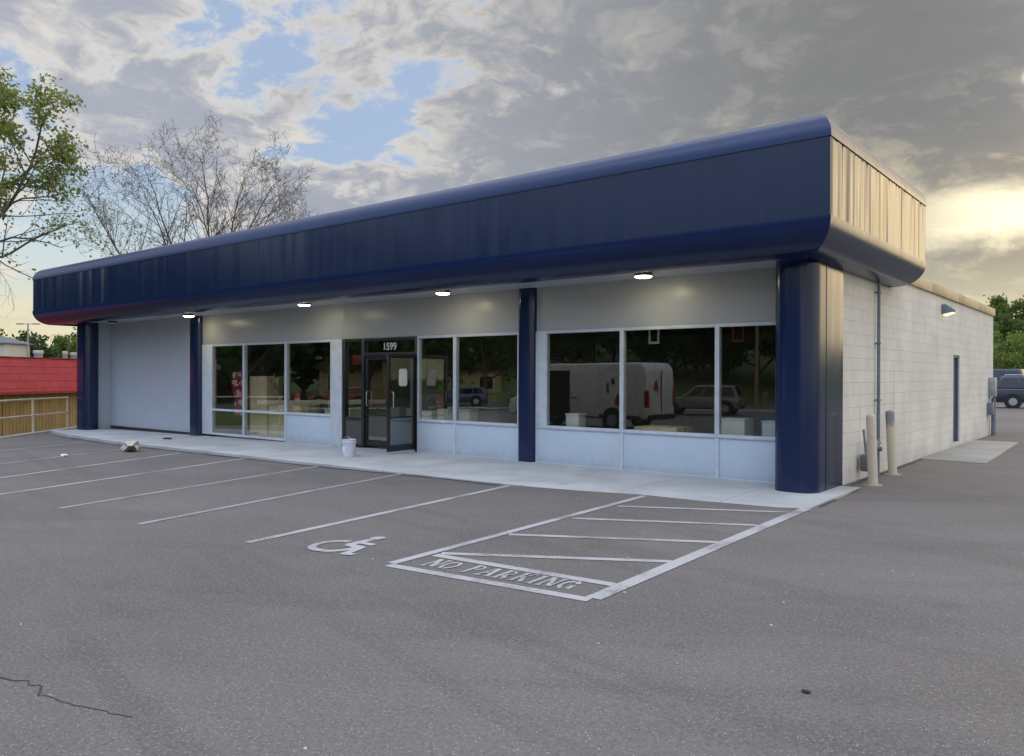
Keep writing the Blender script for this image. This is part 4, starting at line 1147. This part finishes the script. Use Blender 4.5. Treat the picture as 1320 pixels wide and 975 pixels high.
# ------------------------------------------------------------------ trees
def rvec(r): return Vector((r.gauss(0,1), r.gauss(0,1), r.gauss(0,1))).normalized()
def polyline(p, d, L, r, seg=5, wob=.18, lift=.06):
    pts = [Vector(p)]; d = Vector(d).normalized()
    for i in range(seg):
        d = (d + rvec(r)*wob + Vector((0,0,lift))).normalized(); pts.append(pts[-1] + d*L/seg)
    return pts, d
def grow(mb, tips, pts, r0, r1, lvl, maxl, r, spec):
    n = len(pts); mb.tube(pts, [r0+(r1-r0)*i/(n-1) for i in range(n)], 7 if r0 > .08 else (5 if r0 > .03 else 3), cap=False)
    if lvl == maxl:
        tips.append((pts[-1], lvl)); tips.append((pts[n//2], lvl)); return
    cnt, lf, ang, start = spec[lvl]
    total = sum((pts[i+1]-pts[i]).length for i in range(n-1))
    for k in range(cnt):
        u = start + (1-start)*(k+r.random()*.9)/cnt; u = min(u, .985)
        i = min(int(u*(n-1)), n-2); q = pts[i].lerp(pts[i+1], u*(n-1)-i)
        d = (pts[i+1]-pts[i]).normalized()
        side = d.cross(rvec(r)).normalized()
        a = R(ang)*r.uniform(.7,1.3)
        nd = d*math.cos(a)+side*math.sin(a)
        L = total*lf*r.uniform(.65,1.2)*(1.15-.5*u)
        rr = (r0+(r1-r0)*u)*.6
        sub, _ = polyline(q, nd, L, r, 4, .16, .05)
        grow(mb, tips, sub, max(rr, .006), max(rr*.35, .004), lvl+1, maxl, r, spec)
    tips.append((pts[-1], lvl))
def leaves(tips, per, spread, size, r, name, mat, parent, flat=.0, keep=None):
    rs = np.random.RandomState(r.randrange(1<<30))
    P = np.array([tuple(t[0]) for t in tips])
    P = np.repeat(P, per, axis=0)
    P = P + rs.normal(0, 1, P.shape)*np.array([spread, spread, spread*.8])
    if keep is not None: P = P[[keep(p) for p in P]]
    n = len(P)
    a = rs.normal(0, 1, (n,3)); a /= np.linalg.norm(a, axis=1)[:,None]
    b = rs.normal(0, 1, (n,3)); b -= a*(a*b).sum(1)[:,None]; b /= np.linalg.norm(b, axis=1)[:,None]
    s = size*rs.uniform(.6, 1.35, (n,1))
    V = np.stack([P-a*s, P-b*s*.55+a*s*.1, P+a*s, P+b*s*.55+a*s*.1], 1).reshape(-1,3)
    me = bpy.data.meshes.new(name)
    me.vertices.add(4*n); me.vertices.foreach_set('co', V.ravel())
    me.loops.add(4*n); me.loops.foreach_set('vertex_index', np.arange(4*n))
    me.polygons.add(n); me.polygons.foreach_set('loop_start', np.arange(0,4*n,4)); me.polygons.foreach_set('loop_total', np.full(n,4))
    me.update(); me.validate(); me.materials.append(mat)
    o = bpy.data.objects.new(name, me); COL.objects.link(o); o.parent = parent
    return o
UX = Vector((r_.x, r_.y, 0)).normalized(); UY = Vector((f_.x, f_.y, 0)).normalized()   # across / away as seen by the photographer
def plane_pts(lst, r, dj=.0, n=3):
    """limb control points given as (across, up, away) metres from the trunk foot -> smooth polyline"""
    pts = [UX*a + Vector((0,0,b)) + UY*c for a, b, c in lst]
    out = []
    for i in range(len(pts)-1):
        p0, p1, p2, p3 = pts[max(i-1,0)], pts[i], pts[i+1], pts[min(i+2,len(pts)-1)]
        for k in range(n):
            t = k/n
            out.append(.5*((2*p1)+(p2-p0)*t+(2*p0-5*p1+4*p2-p3)*t*t+(3*p1-p0-3*p2+p3)*t**3) + rvec(r)*dj)
    out.append(pts[-1]); return out
# large leafy tree at the left edge
def big_tree():
    r = random.Random(11)
    p = at(-103, 36); t = thing('leafy_tree', 'large spring green tree with open branches rising at the left edge', 'tree', (p[0], p[1], -2.2))
    s = 1/28.5
    def L(px, y, away=0.): return ((px+85)*s, 3.92+(488-y)*s, away)
    mb = MB(); tips = []; tl = []; tf = []
    tr = plane_pts([(0,-.2,0),(.1,3,.1),(.2,6,.1),(.1,9,0),(.3,12.5,.1),(.4,15.5,0)], r, .03); mb.tube(tr, [.34-.28*i/(len(tr)-1) for i in range(len(tr))], 10, cap=False)
    spec = {1: (13,.20,42,.30), 2: (6,.42,42,.2), 3: (4,.5,42,.2)}
    dense = [[(.1,5.5,0), L(-20,330), L(20,270,.4), L(46,215,.6), L(62,168,.5), L(72,140,.5)],
             [(.1,6.5,0), L(-40,280,-.8), L(-5,215,-1.), L(12,170,-1.), L(24,140,-1.)],
             [(.2,8.5,0), L(-50,200,.9), L(-20,160,1.2), L(-2,125,1.2)],
             [(.2,7.5,0), L(-45,260,1.6), L(0,225,2.0), L(34,195,2.2), L(60,185,2.2)],
             [(.2,7.,0), L(-50,270,-1.6), L(-15,235,-2.4), L(15,200,-2.6)]]
    for c in dense:
        pts = plane_pts(c, r, .04); grow(mb, tips, pts, .11, .02, 1, 3, r, spec)
    spec2 = {1: (9,.30,40,.3), 2: (5,.42,42,.25), 3: (3,.5,40,.2)}
    light = [[(.1,4.8,0), L(-30,355,-.5), L(15,328,-.8), L(50,318,-1.), L(90,322,-1.2), L(118,330,-1.2)],
             [(.1,4.9,0), L(-40,340,.5), L(5,333,.8), L(40,310,1.), L(75,296,1.1), L(100,285,1.)],
             [(.1,5.4,0), L(-30,330,.1), L(10,290,.1), L(45,262,.0), L(80,258,.2), L(100,250,.2)]]
    for c in light:
        pts = plane_pts(c, r, .05); grow(mb, tl, pts, .085, .014, 1, 3, r, spec2)
    drop = [[L(-20,345,-.5), L(0,360,-.6), L(12,385,-.6), L(18,425,-.6)], [L(-10,340,.3), L(8,352,.3), L(24,375,.3), L(30,405,.3)]]
    for c in drop:
        pts = plane_pts(c, r, .03); grow(mb, tf, pts, .018, .006, 2, 3, r, {2: (9,.35,40,.2), 3: (3,.5,40,.2)})
    mb.build('trunk', M['bark'], t, smooth=60)
    def keep(q):
        x = q[0]*UX.x+q[1]*UX.y
        return True
    leaves(tips, 10, .17, .10, r, 'crown', M['leaf_spring'], t)
    leaves(tl, 2, .15, .085, r, 'lower_foliage', M['leaf_light'], t)
big_tree()
# bare multi-stemmed tree behind the store
def bare_tree():
    r = random.Random(5)
    p = at(248, 45); t = thing('bare_tree', 'tall leafless tree of several fanned stems behind the navy canopy', 'tree', (p[0], p[1], -2.0))
    s = 45/F
    def L(px, y, away=0.): return ((px-248)*s, 3.72+(452-y)*s, away)
    stems = [[(-.3,0,0), L(222,400,-.6), L(186,335,-1.), L(152,272,-1.4), L(128,225,-1.5)],
             [(-.4,0,.5), L(214,410,1.0), L(170,350,1.8), L(132,305,2.), L(108,268,2.)],
             [(-.2,0,.2), L(240,390,.4), L(215,312,.8), L(192,250,1.), L(168,205,1.3)],
             [(0,0,0), L(248,380,-.3), L(231,305,-.5), L(212,240,-.7), L(192,186,-.7)],
             [(.1,0,.3), L(258,380,.6), L(262,300,1.2), L(246,240,1.6), L(228,192,1.8)],
             [(.2,0,-.2), L(268,380,-.5), L(276,300,-.9), L(277,230,-1.1), L(268,180,-1.2)],
             [(.3,0,.1), L(274,380,.4), L(286,300,.8), L(294,235,1.1), L(306,188,1.3)],
             [(.3,0,-.1), L(282,385,1.4), L(302,310,2.1), L(322,250,2.6), L(340,205,3.)],
             [(.4,0,-.3), L(290,390,-.8), L(318,300,-1.4), L(342,256,-1.8), L(368,215,-2.)],
             [(.4,0,.5), L(296,400,1.0), L(332,325,1.6), L(360,285,1.8), L(380,258,1.9)]]
    mb = MB(); tips = []
    spec = {1: (15,.25,42,.34), 2: (8,.42,40,.15), 3: (4,.5,42,.2)}
    for c in stems:
        pts = plane_pts(c, r, .05, 4); grow(mb, tips, pts, .095, .012, 1, 3, r, spec)
    # twigs at the ends
    w = MB()
    for q, l in tips:
        for k in range(2):
            d = (rvec(r)*.9 + Vector((0,0,.45)) + UX*(.2 if (q.dot(UX) > 0) else -.2)).normalized()
            pts, _ = polyline(q, d, r.uniform(.3,.65), r, 2, .25, .05); w.tube(pts, [.010,.008,.005], 3, cap=False)
    mb.build('trunk', M['bark_pale'], t, smooth=60); w.build('twigs', M['bark_pale'], t)
bare_tree()
def sapling(px, depth, h, lab, mat, seed, per=5, size=.12, base=-2.0):
    r = random.Random(seed); p = at(px, depth); t = thing('young_tree', lab, 'tree', (p[0], p[1], base))
    mb = MB(); tips = []
    pts, _ = polyline((0,0,0), (.05,0,1), h*.95, r, 8, .05, .1)
    grow(mb, tips, pts, .10, .015, 1, 3, r, {1: (22,.34,55,.35), 2: (5,.42,42,.25), 3: (3,.5,40,.2)})
    mb.build('trunk', M['bark'], t, smooth=60); leaves(tips, per, .16, size, r, 'crown', mat, t)
sapling(138, 38, 9.6, 'light green young tree showing over the far end of the canopy', M['leaf_light'], 21, 2, .085)
# generic broadleaf trees, a few shared builds
def proto(seed, H, mat, per=10, size=.30, spread=.42, w=1.):
    r = random.Random(seed); t = thing('broadleaf_tree', 'x', 'tree')
    mb = MB(); tips = []
    pts, _ = polyline((0,0,-1), (0,0,1), H*.78+1, r, 7, .06, .15)
    grow(mb, tips, pts, .024*H, .05, 1, 3, r, {1: (13,.46*w,58,.30), 2: (5,.5,48,.3), 3: (3,.5,45,.3)})
    mb.build('trunk', M['bark'], t, smooth=60)
    leaves(tips, per, spread*H/10, size*H/10, r, 'crown', mat, t)
    return t
protos = [proto(31, 10., M['leaf_dark'], 14), proto(37, 10., M['leaf_mid'], 14), proto(41, 10., M['leaf_dark'], 14, w=1.15), proto(43, 10., M['leaf'], per=13), proto(47, 6., M['leaf_yellow'], per=13, w=1.2)]
used = set()
def plant(kind, x, y, z, s, rz, lab, group):
    src = protos[kind]
    if kind in used: o = copy_tree(src)
    else: o = src; used.add(kind)
    o.location = (x, y, z); o.scale = (s, s, s*rng.uniform(.92,1.08)); o.rotation_euler = (0, 0, rz)
    o['label'] = lab; o['group'] = group; return o
# green hill at the right
HG = 'trees on the green hill at the right'
hill = [(1266,100,1,.95),(1282,92,0,1.05),(1302,97,2,1.15),(1324,92,1,1.2),(1352,98,0,1.3),(1290,84,2,.85),(1314,82,0,.92),(1340,80,1,1.0),(1376,84,2,1.3),(1268,82,0,.72),(1240,105,1,.9),(1400,90,3,1.3)]
hl = ['mid green tree on the hill just over the far parapet corner', 'deep green tree at the left foot of the hill crest', 'deep green broad tree on the hill crest', 'tall mid green tree at the right edge of the hill', 'large deep green tree at the right picture edge on the hill',
      'small deep green tree low on the hill', 'deep green tree below the hill crest', 'mid green tree low at the right edge of the hill', 'broad dark tree outside the right edge of the hill', 'lowest dark tree beside the far wall corner', 'mid green tree hidden behind the far parapet', 'bright green tree beyond the right edge of the hill']
for (px, d, k, s), lab in zip(hill, hl):
    x, y = at(px, d); plant({0:1, 2:3, 1:3, 3:1}[k], x, y, terrain_h(x, y)-.6, s*.66, rng.uniform(0,6), lab, HG)
for (px, d, s, lab) in ((1284,68,.62,'yellow green bush behind the vehicles beside the far wall corner'), (1306,70,.78,'yellow green bush behind the pale car'), (1328,66,.72,'yellow green bush at the right edge behind the navy vehicle'), (1350,70,.8,'yellow green bush beyond the right edge')):
    x, y = at(px, d); plant(4, x, y, terrain_h(x, y)-.6, s, rng.uniform(0,6), lab, 'yellow green bushes behind the parked vehicles')
# trees above the red roof
for (px, d, k, s, lab) in ((-20,128,1,1.0,'hazy mid green tree left of the white house'),(13,150,1,1.22,'rounded tree directly behind the white house'),(40,128,0,.98,'deep green tree behind the street light'),(58,136,2,1.02,'broad deep green tree right of the street light'),
                        (80,130,1,.96,'mid green tree left of the navy pier over the red roof'),(98,124,3,.95,'brighter green tree touching the navy pier over the red roof'),(118,130,0,1.0,'dark tree hidden behind the far navy pier')):
    x, y = at(px, d); plant(k, x, y, -1.9, s, rng.uniform(0,6), lab, 'trees beyond the red roofed building')
for (px, d, s, lab) in ((34,100,.62,'yellow green bush at the foot of the street light'),(44,102,.55,'small yellow green bush beside the pale ventilator'),(68,104,.55,'olive green bush low over the middle of the red roof')):
    x, y = at(px, d); plant(4, x, y, -2.2, s*1.3, rng.uniform(0,6), lab, 'bushes beyond the red roof')
# wooded slope across the road, mirrored in the shop glass
WG = 'dark trees on the wooded slope across the road'
for k in range(46):
    a = R(192 + 76*((k*.618) % 1)); s = 66 + 40*((k*.377+.1) % 1)
    x, y = -5+s*math.cos(a), s*math.sin(a)
    plant((0,2,1,0)[k % 4], x, y, terrain_h(x, y)-1.6, 1.0+.45*((k*.71) % 1), k*1.3, 'tall dark tree on the wooded slope across the road', WG)
for k in range(20):
    a = R(193 + 30*((k*.618+.3) % 1)); s = 55.5 + 9*((k*.377+.1) % 1)
    x, y = -5+s*math.cos(a), s*math.sin(a)
    plant((2,0,1,0)[k % 4], x, y, -1.9, .95+.4*((k*.71) % 1), k*1.7, 'dark tree along the far kerb of the road across the lot', 'dark trees along the far kerb')
for x, y, s, k, lab in ((-27.5,-32.5,1.25,0,'dark tree on the lawn mirrored in the pane left of the thin column'), (-33.,-24.,1.2,2,'dark tree on the lawn mirrored beside the open door'), (-41.5,-16.5,1.2,0,'dark tree on the lawn mirrored in the third window'), (-38.5,-36.5,1.0,1,'dark tree on the lawn in front of the beige house'), (-46.5,-21.,1.1,2,'dark tree on the far verge mirrored in the second window from the left'), (-52.,-14.5,1.1,0,'dark tree on the far verge mirrored in the leftmost window'), (-46.,-30.5,1.0,0,'dark tree on the far verge mirrored in the sidelight'), (-57.,-23.,1.2,2,'dark tree behind the far verge mirrored over the tall carton'), (-44.,-38.5,1.1,0,'dark tree on the far verge mirrored in the pane left of the middle mullion')):
    plant(k, x, y, -.6, s, x, lab, 'dark trees on the lawn across the lot')
for i, (x, y, lab) in enumerate(((-43.5,-30.,'tall bare grey pole mirrored above the low cartons'), (-20.5,-48.,'tall wooden pole mirrored in the middle corner pane'))):
    t = thing('utility_pole', lab, 'pole', (x, y, -.6), .4)
    MB().tube([(0,0,-.3),(.1,0,9.5)], [.16,.11], 8).build('pole', M['wood'], t, smooth=40)
    MB().box(-1., 1.2, -.06, .06, 8.7, 8.85).build('crossarm', M['wood'], t)
for i, k in enumerate(protos):
    if i not in used: 
        for ch in list(k.children): bpy.data.objects.remove(ch)
        bpy.data.objects.remove(k)
